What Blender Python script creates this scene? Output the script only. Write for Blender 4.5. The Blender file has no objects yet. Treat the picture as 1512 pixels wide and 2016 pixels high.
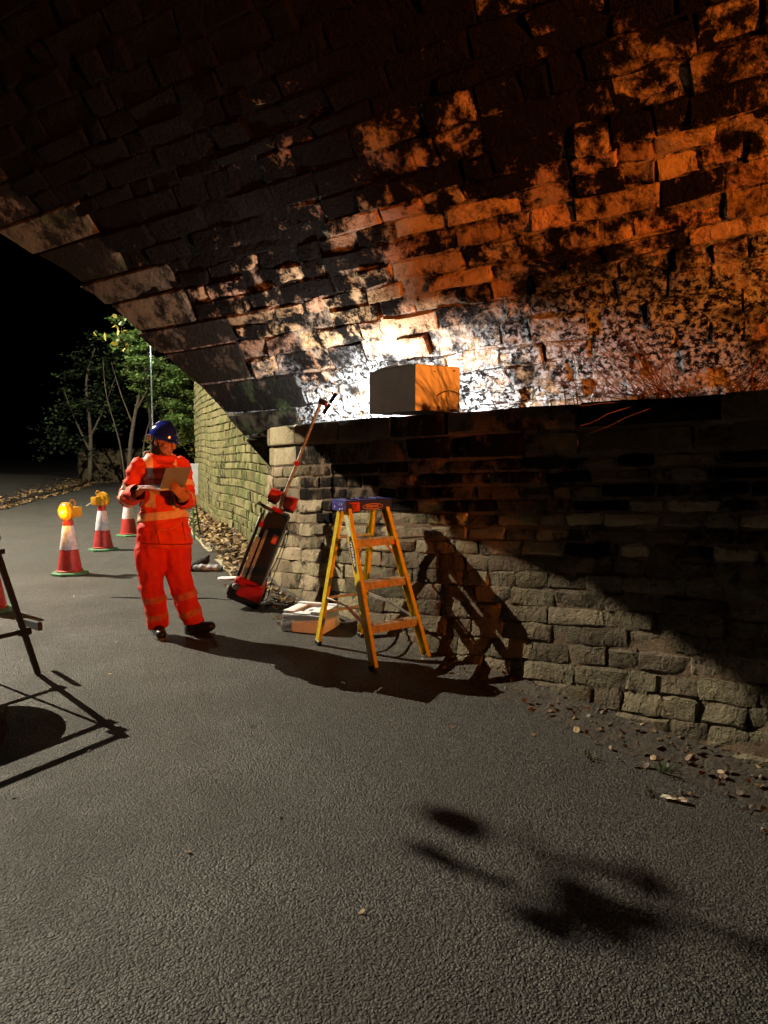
import bpy, bmesh, math, random
import numpy as np
from mathutils import Vector, Matrix, noise as mnoise

random.seed(7); np.random.seed(7)
scene = bpy.context.scene
COL = scene.collection

# ------------------------------------------------------------------ camera
cam_data = bpy.data.cameras.new('camera')
cam_data.sensor_fit = 'VERTICAL'; cam_data.sensor_height = 36.0; cam_data.lens = 25.0
cam_data.clip_start = 0.05; cam_data.clip_end = 600
cam = bpy.data.objects.new('camera', cam_data); COL.objects.link(cam)
cam.location = (0, 0, 1.57)
cam.rotation_euler = (math.radians(90) - math.atan(123 / 1400), 0, 0)
scene.camera = cam

# ------------------------------------------------------------------ world (night)
world = bpy.data.worlds.new('World'); scene.world = world; world.use_nodes = True
wn = world.node_tree.nodes; wl = world.node_tree.links
for n in list(wn): wn.remove(n)
w_out = wn.new('ShaderNodeOutputWorld'); w_bg = wn.new('ShaderNodeBackground'); w_sky = wn.new('ShaderNodeTexSky')
w_sky.sky_type = 'NISHITA'; w_sky.sun_disc = False
w_sky.sun_elevation = math.radians(-6); w_sky.sun_rotation = math.radians(200)
w_bg.inputs['Strength'].default_value = 0.02
wl.new(w_sky.outputs[0], w_bg.inputs['Color']); wl.new(w_bg.outputs[0], w_out.inputs['Surface'])

# ------------------------------------------------------------------ lamps of the place
KEY = Vector((-10.6, 10.8, 8.0))
def add_light(name, typ, loc, energy, color, radius, target=None, angle=None, blend=.5):
    ld = bpy.data.lights.new(name, typ); ld.energy = energy; ld.color = color; ld.shadow_soft_size = radius
    if typ == 'SPOT': ld.spot_size = math.radians(angle); ld.spot_blend = blend
    o = bpy.data.objects.new(name, ld); COL.objects.link(o); o.location = loc
    if target is not None:
        o.rotation_euler = (Vector(target) - Vector(loc)).to_track_quat('-Z', 'Y').to_euler()
    return o
add_light('key_street_light', 'POINT', KEY, 15000, (1.0, .89, .68), .02)
add_light('sodium_lantern', 'SPOT', (6.95, -4.6, 1.7), 9300, (1.0, .25, .027), .06, (.45, 5.5, 4.9), 56, 1.0)
add_light('far_street_light', 'POINT', (-7.82, 23.78, 5.9), 330, (.86, 1.0, .84), .06)

scene.view_settings.view_transform = 'Standard'
scene.view_settings.look = 'None'
scene.view_settings.exposure = 0.0
scene.view_settings.gamma = 1.0
scene.view_settings.use_curve_mapping = False
scene.cycles.max_bounces = 4
scene.cycles.diffuse_bounces = 1
scene.cycles.glossy_bounces = 2
scene.cycles.adaptive_threshold = .02
scene.cycles.use_light_tree = False
scene.cycles.denoising_prefilter = 'ACCURATE'
scene.cycles.sample_clamp_indirect = 4.0

# ------------------------------------------------------------------ helpers
def link(o, parent=None):
    COL.objects.link(o)
    if parent is not None: o.parent = parent
    return o
def tag(o, label=None, cat=None, group=None, kind=None):
    if label: o['label'] = label
    if cat: o['category'] = cat
    if group: o['group'] = group
    if kind: o['kind'] = kind
    return o
def empty(name, loc=(0, 0, 0), label=None, cat=None, group=None, matrix=None):
    o = bpy.data.objects.new(name, None); o.empty_display_size = .1; COL.objects.link(o)
    if matrix is not None: o.matrix_world = matrix
    else: o.location = loc
    return tag(o, label, cat, group)
def basis(i, j, k, loc):
    m = Matrix((i, j, k)).transposed().to_4x4(); m.translation = Vector(loc); return m
def frame_from_z(k, hint=(0, -1, 0)):
    k = Vector(k).normalized(); h = Vector(hint)
    i = h.cross(k).normalized(); j = k.cross(i).normalized()
    return i, j, k

class MB:
    def __init__(s): s.v = []; s.f = []; s.mi = []; s.cur = 0
    def add(s, vs, fs):
        b = len(s.v); s.v += [tuple(x) for x in vs]; s.f += [tuple(b + i for i in f) for f in fs]
        s.mi += [s.cur] * len(fs); return s
    def box(s, c, size, R=None):
        c = Vector(c); hx, hy, hz = size[0] / 2, size[1] / 2, size[2] / 2
        vs = [Vector((x * hx, y * hy, z * hz)) for z in (-1, 1) for y in (-1, 1) for x in (-1, 1)]
        if R is not None: vs = [R @ v for v in vs]
        return s.add([v + c for v in vs], [(0, 2, 3, 1), (4, 5, 7, 6), (0, 1, 5, 4), (2, 6, 7, 3), (0, 4, 6, 2), (1, 3, 7, 5)])
    def beam(s, p, q, w, t, hint=(0, 0, 1)):
        p, q = Vector(p), Vector(q); k = (q - p); L = k.length
        i, j, k = frame_from_z(k, hint)
        R = Matrix((i, j, k)).transposed()
        return s.box((p + q) / 2, (w, t, L), R)
    def channel(s, p, q, w, d, t, hint):
        # C-channel from p to q: web of width w, two flanges of depth d along -j
        p, q = Vector(p), Vector(q); i, j, k = frame_from_z(q - p, hint)
        prof = [(-w/2, 0), (w/2, 0), (w/2, -d), (w/2 - t, -d), (w/2 - t, -t), (-w/2 + t, -t), (-w/2 + t, -d), (-w/2, -d)]
        vs = [P + i * x + j * y for P in (p, q) for x, y in prof]; n = 8
        fs = [(a, (a + 1) % n, n + (a + 1) % n, n + a) for a in range(n)]
        fs += [(0, 7, 6, 5), (0, 5, 4, 1), (1, 4, 3, 2), (8, 13, 14, 15), (8, 9, 12, 13), (9, 10, 11, 12)]
        return s.add(vs, fs)
    def tube(s, pts, r, n=8, cap=True):
        pts = [Vector(p) for p in pts]; m = len(pts)
        rs = r if isinstance(r, (list, tuple)) else [r] * m
        t0 = (pts[1] - pts[0]).normalized()
        up = Vector((0, 0, 1)) if abs(t0.z) < .9 else Vector((1, 0, 0))
        i = up.cross(t0).normalized(); vs = []
        for a in range(m):
            t = (pts[min(a + 1, m - 1)] - pts[max(a - 1, 0)]).normalized()
            i = (i - t * i.dot(t)); i = i.normalized() if i.length > 1e-6 else t.orthogonal().normalized()
            j = t.cross(i)
            vs += [pts[a] + (i * math.cos(2 * math.pi * b / n) + j * math.sin(2 * math.pi * b / n)) * rs[a] for b in range(n)]
        fs = [(a * n + b, a * n + (b + 1) % n, (a + 1) * n + (b + 1) % n, (a + 1) * n + b) for a in range(m - 1) for b in range(n)]
        if cap: fs += [tuple(range(n - 1, -1, -1)), tuple((m - 1) * n + b for b in range(n))]
        return s.add(vs, fs)
    def lathe(s, prof, n=24, c=(0, 0, 0), R=None, rot0=0.0, close=True):
        c = Vector(c); vs = []
        for r, z in prof:
            for b in range(n):
                a = rot0 + 2 * math.pi * b / n
                v = Vector((r * math.cos(a), r * math.sin(a), z))
                vs.append((R @ v if R is not None else v) + c)
        m = len(prof)
        fs = [(a * n + b, a * n + (b + 1) % n, (a + 1) * n + (b + 1) % n, (a + 1) * n + b) for a in range(m - 1) for b in range(n)]
        if close: fs += [tuple(range(n - 1, -1, -1)), tuple((m - 1) * n + b for b in range(n))]
        return s.add(vs, fs)
    def prism(s, poly, p0, ex, ey, ez, depth):
        p0, ex, ey, ez = Vector(p0), Vector(ex), Vector(ey), Vector(ez); n = len(poly)
        vs = [p0 + ex * x + ey * y for x, y in poly] + [p0 + ex * x + ey * y + ez * depth for x, y in poly]
        fs = [tuple(range(n - 1, -1, -1)), tuple(range(n, 2 * n))] + [(a, (a + 1) % n, n + (a + 1) % n, n + a) for a in range(n)]
        return s.add(vs, fs)
    def mesh(s, name, mats, smooth=False, bevel=0, seg=2, recenter=False):
        me = bpy.data.meshes.new(name); me.from_pydata(s.v, [], s.f)
        for m in (mats if isinstance(mats, (list, tuple)) else [mats]): me.materials.append(m)
        me.polygons.foreach_set('material_index', s.mi)
        if bevel or True:
            bm = bmesh.new(); bm.from_mesh(me)
            bmesh.ops.recalc_face_normals(bm, faces=bm.faces)
            if bevel:
                es = [e for e in bm.edges if len(e.link_faces) == 2 and e.calc_face_angle(0) > .5]
                bmesh.ops.bevel(bm, geom=es, offset=bevel, segments=seg, affect='EDGES', profile=.6, clamp_overlap=True)
            bm.to_mesh(me); bm.free()
        if smooth:
            me.polygons.foreach_set('use_smooth', [True] * len(me.polygons))
            if smooth != 'all': me.set_sharp_from_angle(angle=math.radians(38))
        me.update(); return me
    def build(s, name, mats, parent=None, smooth=False, bevel=0, seg=2):
        return link(bpy.data.objects.new(name, s.mesh(name, mats, smooth, bevel, seg)), parent)

def text_mesh(name, txt, mat, parent, matrix, size, width=None, extrude=.0006):
    cu = bpy.data.curves.new(name, 'FONT'); cu.body = txt; cu.size = size; cu.align_x = 'CENTER'; cu.align_y = 'CENTER'; cu.extrude = extrude
    cu.offset = size * .018
    o = bpy.data.objects.new(name, cu); COL.objects.link(o)
    dg = bpy.context.evaluated_depsgraph_get(); me = bpy.data.meshes.new_from_object(o.evaluated_get(dg))
    bpy.data.objects.remove(o); me.name = name
    if width:
        xs = [v.co.x for v in me.vertices]; k = width / max(1e-6, max(xs) - min(xs))
        for v in me.vertices: v.co.x *= k
    me.materials.clear(); me.materials.append(mat)
    o = link(bpy.data.objects.new(name, me), parent); o.matrix_local = matrix
    return o

# ------------------------------------------------------------------ materials
def new_mat(name):
    m = bpy.data.materials.new(name); m.use_nodes = True; nt = m.node_tree
    return m, nt, nt.nodes['Principled BSDF']
def N(nt, typ, **kw):
    n = nt.nodes.new(typ)
    for k, v in kw.items(): setattr(n, k, v)
    return n
def setin(n, **kw):
    for k, v in kw.items(): n.inputs[k.replace('_', ' ')].default_value = v
def pos(nt): return N(nt, 'ShaderNodeNewGeometry').outputs['Position']
def noise_tex(nt, vec, scale, detail=4, rough=.6, dist=0.0):
    n = N(nt, 'ShaderNodeTexNoise'); setin(n, Scale=scale, Detail=detail, Roughness=rough, Distortion=dist); nt.links.new(vec, n.inputs['Vector']); return n.outputs['Fac']
def math_n(nt, op, a, b=None, c=None, clamp=False):
    n = N(nt, 'ShaderNodeMath', operation=op, use_clamp=clamp)
    for i, x in enumerate((a, b, c)):
        if x is None: continue
        if isinstance(x, (int, float)): n.inputs[i].default_value = x
        else: nt.links.new(x, n.inputs[i])
    return n.outputs[0]
def ramp(nt, fac, lo, hi, a=0.0, b=1.0):
    n = N(nt, 'ShaderNodeMapRange', interpolation_type='SMOOTHSTEP'); nt.links.new(fac, n.inputs['Value'])
    n.inputs['From Min'].default_value = lo; n.inputs['From Max'].default_value = hi
    n.inputs['To Min'].default_value = a; n.inputs['To Max'].default_value = b; return n.outputs[0]
def mixc(nt, fac, c1, c2):
    n = N(nt, 'ShaderNodeMix', data_type='RGBA')
    for sock, x in ((n.inputs['Factor'], fac), (n.inputs['A'], c1), (n.inputs['B'], c2)):
        if isinstance(x, (int, float)): sock.default_value = x
        elif isinstance(x, tuple): sock.default_value = (*x[:3], 1)
        else: nt.links.new(x, sock)
    return n.outputs['Result']
def bump(nt, bsdf, height, strength, dist, prev=None):
    b = N(nt, 'ShaderNodeBump'); setin(b, Strength=strength, Distance=dist); nt.links.new(height, b.inputs['Height'])
    if prev is not None: nt.links.new(prev, b.inputs['Normal'])
    nt.links.new(b.outputs[0], bsdf.inputs['Normal']); return b.outputs[0]

def plain(name, col, rough=.5, metal=0.0, vary=.25, vscale=9.0, bscale=0, bstr=.2, bdist=.002, emit=None, estr=0, coat=0, spec=None):
    m, nt, b = new_mat(name); p = pos(nt)
    f = noise_tex(nt, p, vscale, 5, .65)
    dark = tuple(c * (1 - vary) for c in col); light = tuple(min(1, c * (1 + vary * .6)) for c in col)
    c = mixc(nt, ramp(nt, f, .3, .7), dark, light)
    nt.links.new(c, b.inputs['Base Color'])
    r = ramp(nt, noise_tex(nt, p, vscale * 2.3, 3), .25, .75, max(.03, rough - .1), min(1, rough + .1)); nt.links.new(r, b.inputs['Roughness'])
    b.inputs['Metallic'].default_value = metal
    if coat: b.inputs['Coat Weight'].default_value = coat
    if spec is not None: b.inputs['Specular IOR Level'].default_value = spec
    if bscale: bump(nt, b, noise_tex(nt, p, bscale, 4), bstr, bdist)
    if emit: b.inputs['Emission Color'].default_value = (*emit, 1); b.inputs['Emission Strength'].default_value = estr
    return m

def stone_mat(name, clean, clean2, soot, soot_bias, crust=None, moss=None, bstr=.9, bdist=.02, scale=1.0, rnd=.3, mossamt=0.0, soot_shade=None):
    """weathered sandstone: clean stone, soot skin broken through in patches, lime crust, algae"""
    m, nt, b = new_mat(name); p = pos(nt)
    rand = N(nt, 'ShaderNodeObjectInfo').outputs['Random']
    big = noise_tex(nt, p, .62 * scale, 2, .5); mid = noise_tex(nt, p, 4.2 * scale, 5, .70, .15); fine = noise_tex(nt, p, 34 * scale, 2, .7)
    tone = mixc(nt, ramp(nt, mid, .32, .68), clean, clean2)
    rr = ramp(nt, rand, 0, 1, .62, 1.22)
    hsv = N(nt, 'ShaderNodeHueSaturation'); nt.links.new(tone, hsv.inputs['Color']); nt.links.new(rr, hsv.inputs['Value'])
    hue = ramp(nt, math_n(nt, 'FRACT', math_n(nt, 'MULTIPLY', rand, 7.31)), 0, 1, .488, .512); nt.links.new(hue, hsv.inputs['Hue'])
    tone = hsv.outputs[0]
    k = math_n(nt, 'ADD', math_n(nt, 'MULTIPLY', big, 1.0), math_n(nt, 'MULTIPLY', mid, 1.35))
    k = math_n(nt, 'ADD', k, math_n(nt, 'MULTIPLY', fine, .16))
    k = math_n(nt, 'ADD', k, math_n(nt, 'MULTIPLY', math_n(nt, 'FRACT', math_n(nt, 'MULTIPLY', rand, 3.7)), rnd))
    if soot_shade:
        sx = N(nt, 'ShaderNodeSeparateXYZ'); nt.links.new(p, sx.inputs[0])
        q = math_n(nt, 'ADD', sx.outputs['Z'], math_n(nt, 'MULTIPLY', sx.outputs['X'], -.35))  # height gives crown soot; leftward pull paints shade where the lamp should fade
        k = math_n(nt, 'ADD', k, ramp(nt, q, 3.6, 5.2, .07, -soot_shade))
    s = ramp(nt, k, 1.2 + soot_bias - .10, 1.2 + soot_bias + .13)
    col = mixc(nt, s, soot, tone)
    if moss:
        g = ramp(nt, noise_tex(nt, p, 2.3, 3, .7), .62 - mossamt, .78 - mossamt * .6)
        col = mixc(nt, math_n(nt, 'MULTIPLY', g, .8), col, moss)
    if crust:
        z = N(nt, 'ShaderNodeSeparateXYZ'); nt.links.new(p, z.inputs[0])
        zz = math_n(nt, 'ADD', z.outputs['Z'], math_n(nt, 'MULTIPLY', math_n(nt, 'MAXIMUM', z.outputs['X'], 0), -.26))
        lowz = ramp(nt, math_n(nt, 'ADD', zz, math_n(nt, 'MULTIPLY', mid, -.9)), 1.5, 2.35, 1, 0)
        cr = ramp(nt, noise_tex(nt, p, 19, 4, .76, .25), .44, .60)
        patch = ramp(nt, noise_tex(nt, p, 1.7, 3), .36, .52)
        col = mixc(nt, math_n(nt, 'MULTIPLY', math_n(nt, 'MULTIPLY', lowz, cr), patch), col, crust)
    nt.links.new(col, b.inputs['Base Color']); b.inputs['Roughness'].default_value = .88
    b.inputs['Specular IOR Level'].default_value = .04
    step = ramp(nt, noise_tex(nt, p, 6.5 * scale, 3, .62, .3), .47, .53)
    h = math_n(nt, 'ADD', math_n(nt, 'MULTIPLY', mid, .35), math_n(nt, 'MULTIPLY', noise_tex(nt, p, 21 * scale, 4, .76, .1), .85))
    h = math_n(nt, 'ADD', h, math_n(nt, 'MULTIPLY', step, .16)); h = math_n(nt, 'ADD', h, math_n(nt, 'MULTIPLY', s, -.14))
    bump(nt, b, h, bstr, bdist)
    return m

M_vault = stone_mat('vault_sandstone', (.30, .17, .09), (.42, .26, .14), (.0065, .005, .004), .33, crust=(.52, .51, .48), bdist=.06, bstr=1.0, soot_shade=.30)
M_ring = stone_mat('ring_sandstone', (.10, .075, .05), (.15, .115, .075), (.016, .013, .010), .26, moss=(.07, .085, .035), mossamt=.06, bdist=.05, rnd=.3)
M_vbed = stone_mat('vault_mortar', (.16, .11, .07), (.24, .17, .11), (.006, .005, .004), .40, crust=(.5, .49, .46), bdist=.05, soot_shade=.3)
M_wall = stone_mat('abutment_sandstone', (.25, .205, .135), (.35, .285, .185), (.020, .016, .013), .0, moss=(.075, .085, .04), mossamt=.03, bdist=.035, rnd=.55)
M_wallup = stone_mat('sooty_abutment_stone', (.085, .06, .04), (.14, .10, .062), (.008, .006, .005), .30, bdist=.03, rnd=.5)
M_walllow = stone_mat('darker_foot_stone', (.12, .10, .07), (.18, .148, .10), (.05, .042, .03), -.1, moss=(.05, .055, .03), mossamt=.0, bdist=.045, rnd=.4)  # darker stone for the lower courses towards the right
M_mortar = stone_mat('lime_mortar', (.17, .125, .08), (.27, .20, .13), (.03, .022, .015), -.02, bdist=.02, bstr=.8, scale=2.0)
M_wing = stone_mat('mossy_wing_stone', (.15, .14, .07), (.22, .20, .10), (.05, .048, .028), -.02, moss=(.085, .115, .04), mossamt=.16, bdist=.02, rnd=.5, scale=1.6)
M_wingbed = stone_mat('wing_mortar', (.07, .065, .045), (.10, .09, .06), (.03, .03, .02), -.1, bdist=.02)

def asphalt_mat():
    m, nt, b = new_mat('asphalt'); p = pos(nt)
    wob = N(nt, 'ShaderNodeVectorMath', operation='MULTIPLY_ADD'); nw = N(nt, 'ShaderNodeTexNoise'); setin(nw, Scale=30.0, Detail=2.0); nt.links.new(p, nw.inputs['Vector'])
    nt.links.new(nw.outputs['Color'], wob.inputs[0]); wob.inputs[1].default_value = (.02, .02, .0); nt.links.new(p, wob.inputs[2])
    v = N(nt, 'ShaderNodeTexVoronoi', feature='F1'); setin(v, Scale=112.0, Randomness=1.0); nt.links.new(wob.outputs[0], v.inputs['Vector'])
    sep = N(nt, 'ShaderNodeSeparateColor'); nt.links.new(v.outputs['Color'], sep.inputs[0])
    n1 = noise_tex(nt, p, 70, 3, .65); n2 = noise_tex(nt, p, .9, 4, .62); n4 = noise_tex(nt, p, 7, 3, .6)
    c = mixc(nt, ramp(nt, sep.outputs[0], 0, 1), (.020, .019, .017), (.125, .116, .098))
    c = mixc(nt, ramp(nt, v.outputs['Distance'], .35, .75), c, (.018, .017, .015))
    c = mixc(nt, math_n(nt, 'MULTIPLY', ramp(nt, n2, .38, .68), .45), c, (.050, .046, .038))
    c = mixc(nt, math_n(nt, 'MULTIPLY', ramp(nt, n4, .55, .75), .35), c, (.025, .024, .022))
    c = mixc(nt, math_n(nt, 'MULTIPLY', ramp(nt, noise_tex(nt, p, 130, 1, .5), .70, .76), .8), c, (.20, .19, .165))
    c = mixc(nt, math_n(nt, 'MULTIPLY', ramp(nt, noise_tex(nt, p, 2.6, 4, .7), .60, .68), .5), c, (.016, .015, .014))
    nt.links.new(c, b.inputs['Base Color'])
    nt.links.new(ramp(nt, n2, .3, .7, .58, .82), b.inputs['Roughness'])
    h = math_n(nt, 'ADD', math_n(nt, 'MULTIPLY', v.outputs['Distance'], -.9), math_n(nt, 'MULTIPLY', n1, .35))
    h = math_n(nt, 'ADD', h, math_n(nt, 'MULTIPLY', sep.outputs[1], .35))
    bump(nt, b, h, 1.0, .0065)
    return m
M_asphalt = asphalt_mat()
M_dirt = plain('wall_foot_dirt', (.050, .041, .029), .9, vary=.5, vscale=14, bscale=45, bstr=.9, bdist=.02)
M_line = plain('worn_line_paint', (.46, .42, .27), .7, vary=.45, vscale=16, bscale=60, bstr=.6, bdist=.004)

# ================================================================== STRUCTURE
def sheet(name, pts, z, mat, label=None, kind='structure'):
    mb = MB(); mb.add([(x, y, z) for x, y in pts], [tuple(range(len(pts)))])
    o = mb.build(name, mat); return tag(o, label, kind=kind)
sheet('road', [(-90, -30), (60, -30), (60, 120), (-90, 120)], 0, M_asphalt, 'grey asphalt road running under the stone bridge')

# ------------------------------------------------------------------ stone pieces
def stone_mesh(name, fn, mat, amp=.02, depth=.06, ss=(0, .09, .3, .68, .91, 1), ts=(0, .2, .8, 1), ej=.03, lip=.016, rnd=random):
    """fn(s,t,h) -> point; a proud, uneven block of masonry with worn arrises"""
    L_ = (fn(1, .5, 0) - fn(0, .5, 0)).length; H_ = (fn(.5, 1, 0) - fn(.5, 0, 0)).length
    es, et = min(.12, .014 / L_), min(.2, .014 / H_)
    ss = [0, es] + list(ss[2:-2]) + [1 - es, 1]; ts = [0, et] + list(ts[2:-2]) + [1 - et, 1]
    ns, ntt = len(ss), len(ts); vs = []; idx = {}
    tiltx, tilty = rnd.uniform(-1, 1) * amp * .6, rnd.uniform(-1, 1) * amp * .6
    cornr = [rnd.uniform(-ej, ej) for _ in range(8)]
    for j, t in enumerate(ts):
        for i, s in enumerate(ss):
            bs = (i in (0, ns - 1)); bt = (j in (0, ntt - 1))
            s2, t2 = s, t
            if bs: s2 += rnd.uniform(-.010, .010) * (ej / .03) / L_ + (es * .8 if bt and i == 0 else (-es * .8 if bt else 0))
            if bt: t2 += rnd.uniform(-.0065, .0065) * (ej / .03) / H_
            if not bs and not bt: s2 += rnd.uniform(-.03, .03)
            h = tiltx * (s - .5) * 2 + tilty * (t - .5) * 2 + rnd.uniform(-amp, amp) * (.18 if i in (0, 1, ns - 2, ns - 1) else .5)
            if bs or bt: h -= lip
            if bs and bt: h -= lip * .6
            idx[i, j] = len(vs); vs.append(fn(s2, t2, h))
    fs = [(idx[i, j], idx[i + 1, j], idx[i + 1, j + 1], idx[i, j + 1]) for j in range(ntt - 1) for i in range(ns - 1)]
    ring = [(i, 0) for i in range(ns)] + [(ns - 1, j) for j in range(1, ntt)] + [(i, ntt - 1) for i in range(ns - 2, -1, -1)] + [(0, j) for j in range(ntt - 2, 0, -1)]
    back = []
    for (i, j) in ring:
        back.append(len(vs)); vs.append(fn(ss[i], ts[j], -depth))
    n = len(ring)
    fs += [(idx[ring[a]], back[a], back[(a + 1) % n], idx[ring[(a + 1) % n]]) for a in range(n)]
    c = Vector((0, 0, 0))
    for v in vs: c += v
    c /= len(vs)
    me = bpy.data.meshes.new(name); me.from_pydata([v - c for v in vs], [], fs); me.materials.append(mat)
    me.polygons.foreach_set('use_smooth', [True] * len(fs)); me.set_sharp_from_angle(angle=math.radians(32)); me.update()
    return me, c
def px(P):
    """picture size check only: which pieces are large in the photo and become parts"""
    d = P.y * .9962 - (P.z - 1.57) * .0875
    if d < .2: return None
    return 756 + 1400 * P.x / d, 1008 - 1400 * ((P.z - 1.57) * .9962 + P.y * .0875) / d
def in_view(P, m=90):
    q = px(P); return q is not None and -m < q[0] < 1512 + m and -m < q[1] < 2016 + m
def place_pieces(items, name, parent, limit=300):
    """items: (mesh, centre, mat); the ones the photo shows largest are parts, the rest one 'stuff' part"""
    vis = [it for it in items if in_view(it[1])]; rest = [it for it in items if not in_view(it[1])]
    vis.sort(key=lambda it: it[1].length); rest += vis[limit:]; vis = vis[:limit]
    for me, c in vis:
        o = bpy.data.objects.new(name, me); o.location = c; link(o, parent)
    if rest:
        bm = bmesh.new(); mats = []
        for me, c in rest:
            k = len(bm.verts); bm.from_mesh(me); bm.verts.ensure_lookup_table()
            for v in bm.verts[k:]: v.co += c
            if me.materials[0] not in mats: mats.append(me.materials[0])
        me2 = bpy.data.meshes.new(name + '_rest'); bm.to_mesh(me2); bm.free(); me2.materials.append(mats[0])
        tag(link(bpy.data.objects.new('remaining_' + name, me2), parent), kind='stuff')
def catmull(pts, m=24):
    P = [np.array(p, float) for p in pts]; P = [2 * P[0] - P[1]] + P + [2 * P[-1] - P[-2]]; out = []
    for i in range(1, len(P) - 2):
        for t in np.linspace(0, 1, m, endpoint=False):
            a, b, c, d = P[i - 1], P[i], P[i + 1], P[i + 2]
            out.append(.5 * (2 * b + (c - a) * t + (2 * a - 5 * b + 4 * c - d) * t * t + (3 * b - a - 3 * c + d) * t ** 3))
    out.append(P[-2]); return np.array(out)

bridge = empty('stone_bridge', (-1.1, 9, 0), 'sooty stone arch bridge with retaining wall spanning over the road', 'bridge')
bridge.location = (0, 0, 0)
def bpart(name, mb, mat, smooth=False): return mb.build(name, mat, bridge, smooth)

# ------------------------------------------------------------------ vault
VS = Vector((-1.1, 9.0, 0)); VB = Vector((.86, -.51, 0)).normalized(); VM = Vector((VB.y, -VB.x, 0)); TILT = .045
E_ = Vector((-1, -.1, 0)).normalized(); FACE_K = E_.dot(VB) / E_.dot(VM); NEAR_A = 11.4
half = [(-.02, -1.85), (.0, -1.4), (.06, -.9), (.22, -.44), (.43, -.03), (.66, .44), (.85, .74), (1.03, 1.03), (1.19, 1.30), (1.36, 1.6), (1.58, 1.88), (1.8, 2.14), (2.07, 2.42),
        (2.35, 2.68), (2.65, 3.03), (2.88, 3.34), (3.1, 3.64), (3.3, 3.90), (3.6, 4.23), (4.1, 4.70), (5.0, 5.25), (6.0, 5.6), (7.0, 5.7)]
dense = catmull(half); dense = np.vstack([dense, np.array([[14 - p, r] for p, r in dense[::-1][1:]])])
arc = np.concatenate([[0], np.cumsum(np.hypot(*(dense[1:] - dense[:-1]).T))])
def prof(g):
    p = np.interp(g, arc, dense[:, 0]); r = np.interp(g, arc, dense[:, 1])
    e = .06; dp = np.interp(g + e, arc, dense[:, 0]) - np.interp(g - e, arc, dense[:, 0]); dr = np.interp(g + e, arc, dense[:, 1]) - np.interp(g - e, arc, dense[:, 1])
    L = math.hypot(dp, dr) or 1; return float(p), float(r), float(dp / L), float(dr / L)
def V(a, g, h=0.0):
    p, r, dp, dr = prof(g)
    return VS + VB * a + VM * (p + dr * h) + Vector((0, 0, 1.85 + r + TILT * a - dp * h))
def a_face(g): return FACE_K * prof(g)[0]
# mortar bed, uneven, with joints and lost stones
mb = MB(); gs = list(np.linspace(0, 8.2, 96)) + list(np.linspace(8.5, arc[-1], 22)); na = 150
for g in gs:
    a0 = a_face(g) + .02; a1 = NEAR_A + a_face(g)
    for i in range(na + 1):
        a = a0 + (a1 - a0) * (i / na)
        q = Vector((a * 2.2, g * 3.2, 0)); nz = mnoise.noise(q) * .5 + mnoise.noise(q * 3.1) * .35 + mnoise.noise(q * 8) * .2
        mb.v.append(tuple(V(a, g, -.035 + nz * .035)))
W = na + 1
mb.f = [(j * W + i, j * W + i + 1, (j + 1) * W + i + 1, (j + 1) * W + i) for j in range(len(gs) - 1) for i in range(na)]; mb.mi = [0] * len(mb.f)
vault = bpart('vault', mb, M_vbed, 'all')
rnd = random.Random(11)
row_h = .198; rows = []; g = .55
while g < 8.0:
    h = row_h * rnd.choice((.72, .85, .95, 1.0, 1.1, 1.25)); rows.append((g, g + h)); g += h
vitems = []; ritems = []
ring_end = []
for k in range(0, len(rows) - 1, 2):
    g0, g1 = rows[k][0], rows[k + 1][1]; gm = (g0 + g1) / 2
    ln = rnd.uniform(1.0, 1.15) if (k // 2) % 2 else rnd.uniform(1.25, 1.4)
    j0 = rnd.uniform(-.045, .04); ring_end += [ln, ln]
    def fn(s, t, h, g0=g0, g1=g1, ln=ln, j0=j0):
        gg = g0 + .008 + (g1 - g0 - .016) * t; a0 = a_face(gg) + j0
        am = a_face((g0 + g1) / 2) + ln
        return V(a0 + (am - a0) * s, gg, h)
    me, c = stone_mesh('ring_stone', fn, M_ring, amp=.05, depth=.30, ss=(0, .06, .5, .93, 1), ts=(0, .1, .5, .9, 1), ej=.012, lip=.03, rnd=rnd)
    ritems.append((me, c))
ring_end.append(1.2)
for k, (g0, g1) in enumerate(rows):
    am = a_face((g0 + g1) / 2); a = am + ring_end[min(k, len(ring_end) - 1)] + .012; aend = NEAR_A + am - .05
    while a < aend - .2:
        L = rnd.choice((rnd.uniform(.22, .45), rnd.uniform(.38, .78))); L = min(L, aend - a)
        if rnd.random() < .03 and 1.0 < k: a += L * .6; continue
        ho = rnd.choice([0, .0, .01, .018, -.015, -.025, .03]) + rnd.uniform(-.012, .012)
        t0 = rnd.uniform(-.03, .03); gp = rnd.choice((.006, .009, .015))
        def fn(s, t, h, a=a, L=L, g0=g0, g1=g1, ho=ho, t0=t0, gp=gp):
            return V(a + gp + (L - 2 * gp) * s, g0 + gp + t0 * (s - .5) + (g1 - g0 - 2 * gp) * t, h + ho)
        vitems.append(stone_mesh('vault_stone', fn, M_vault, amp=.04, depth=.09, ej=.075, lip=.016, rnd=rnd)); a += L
place_pieces(ritems, 'ring_stone', vault, 60)
place_pieces(vitems, 'vault_stone', vault, 300)
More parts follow.
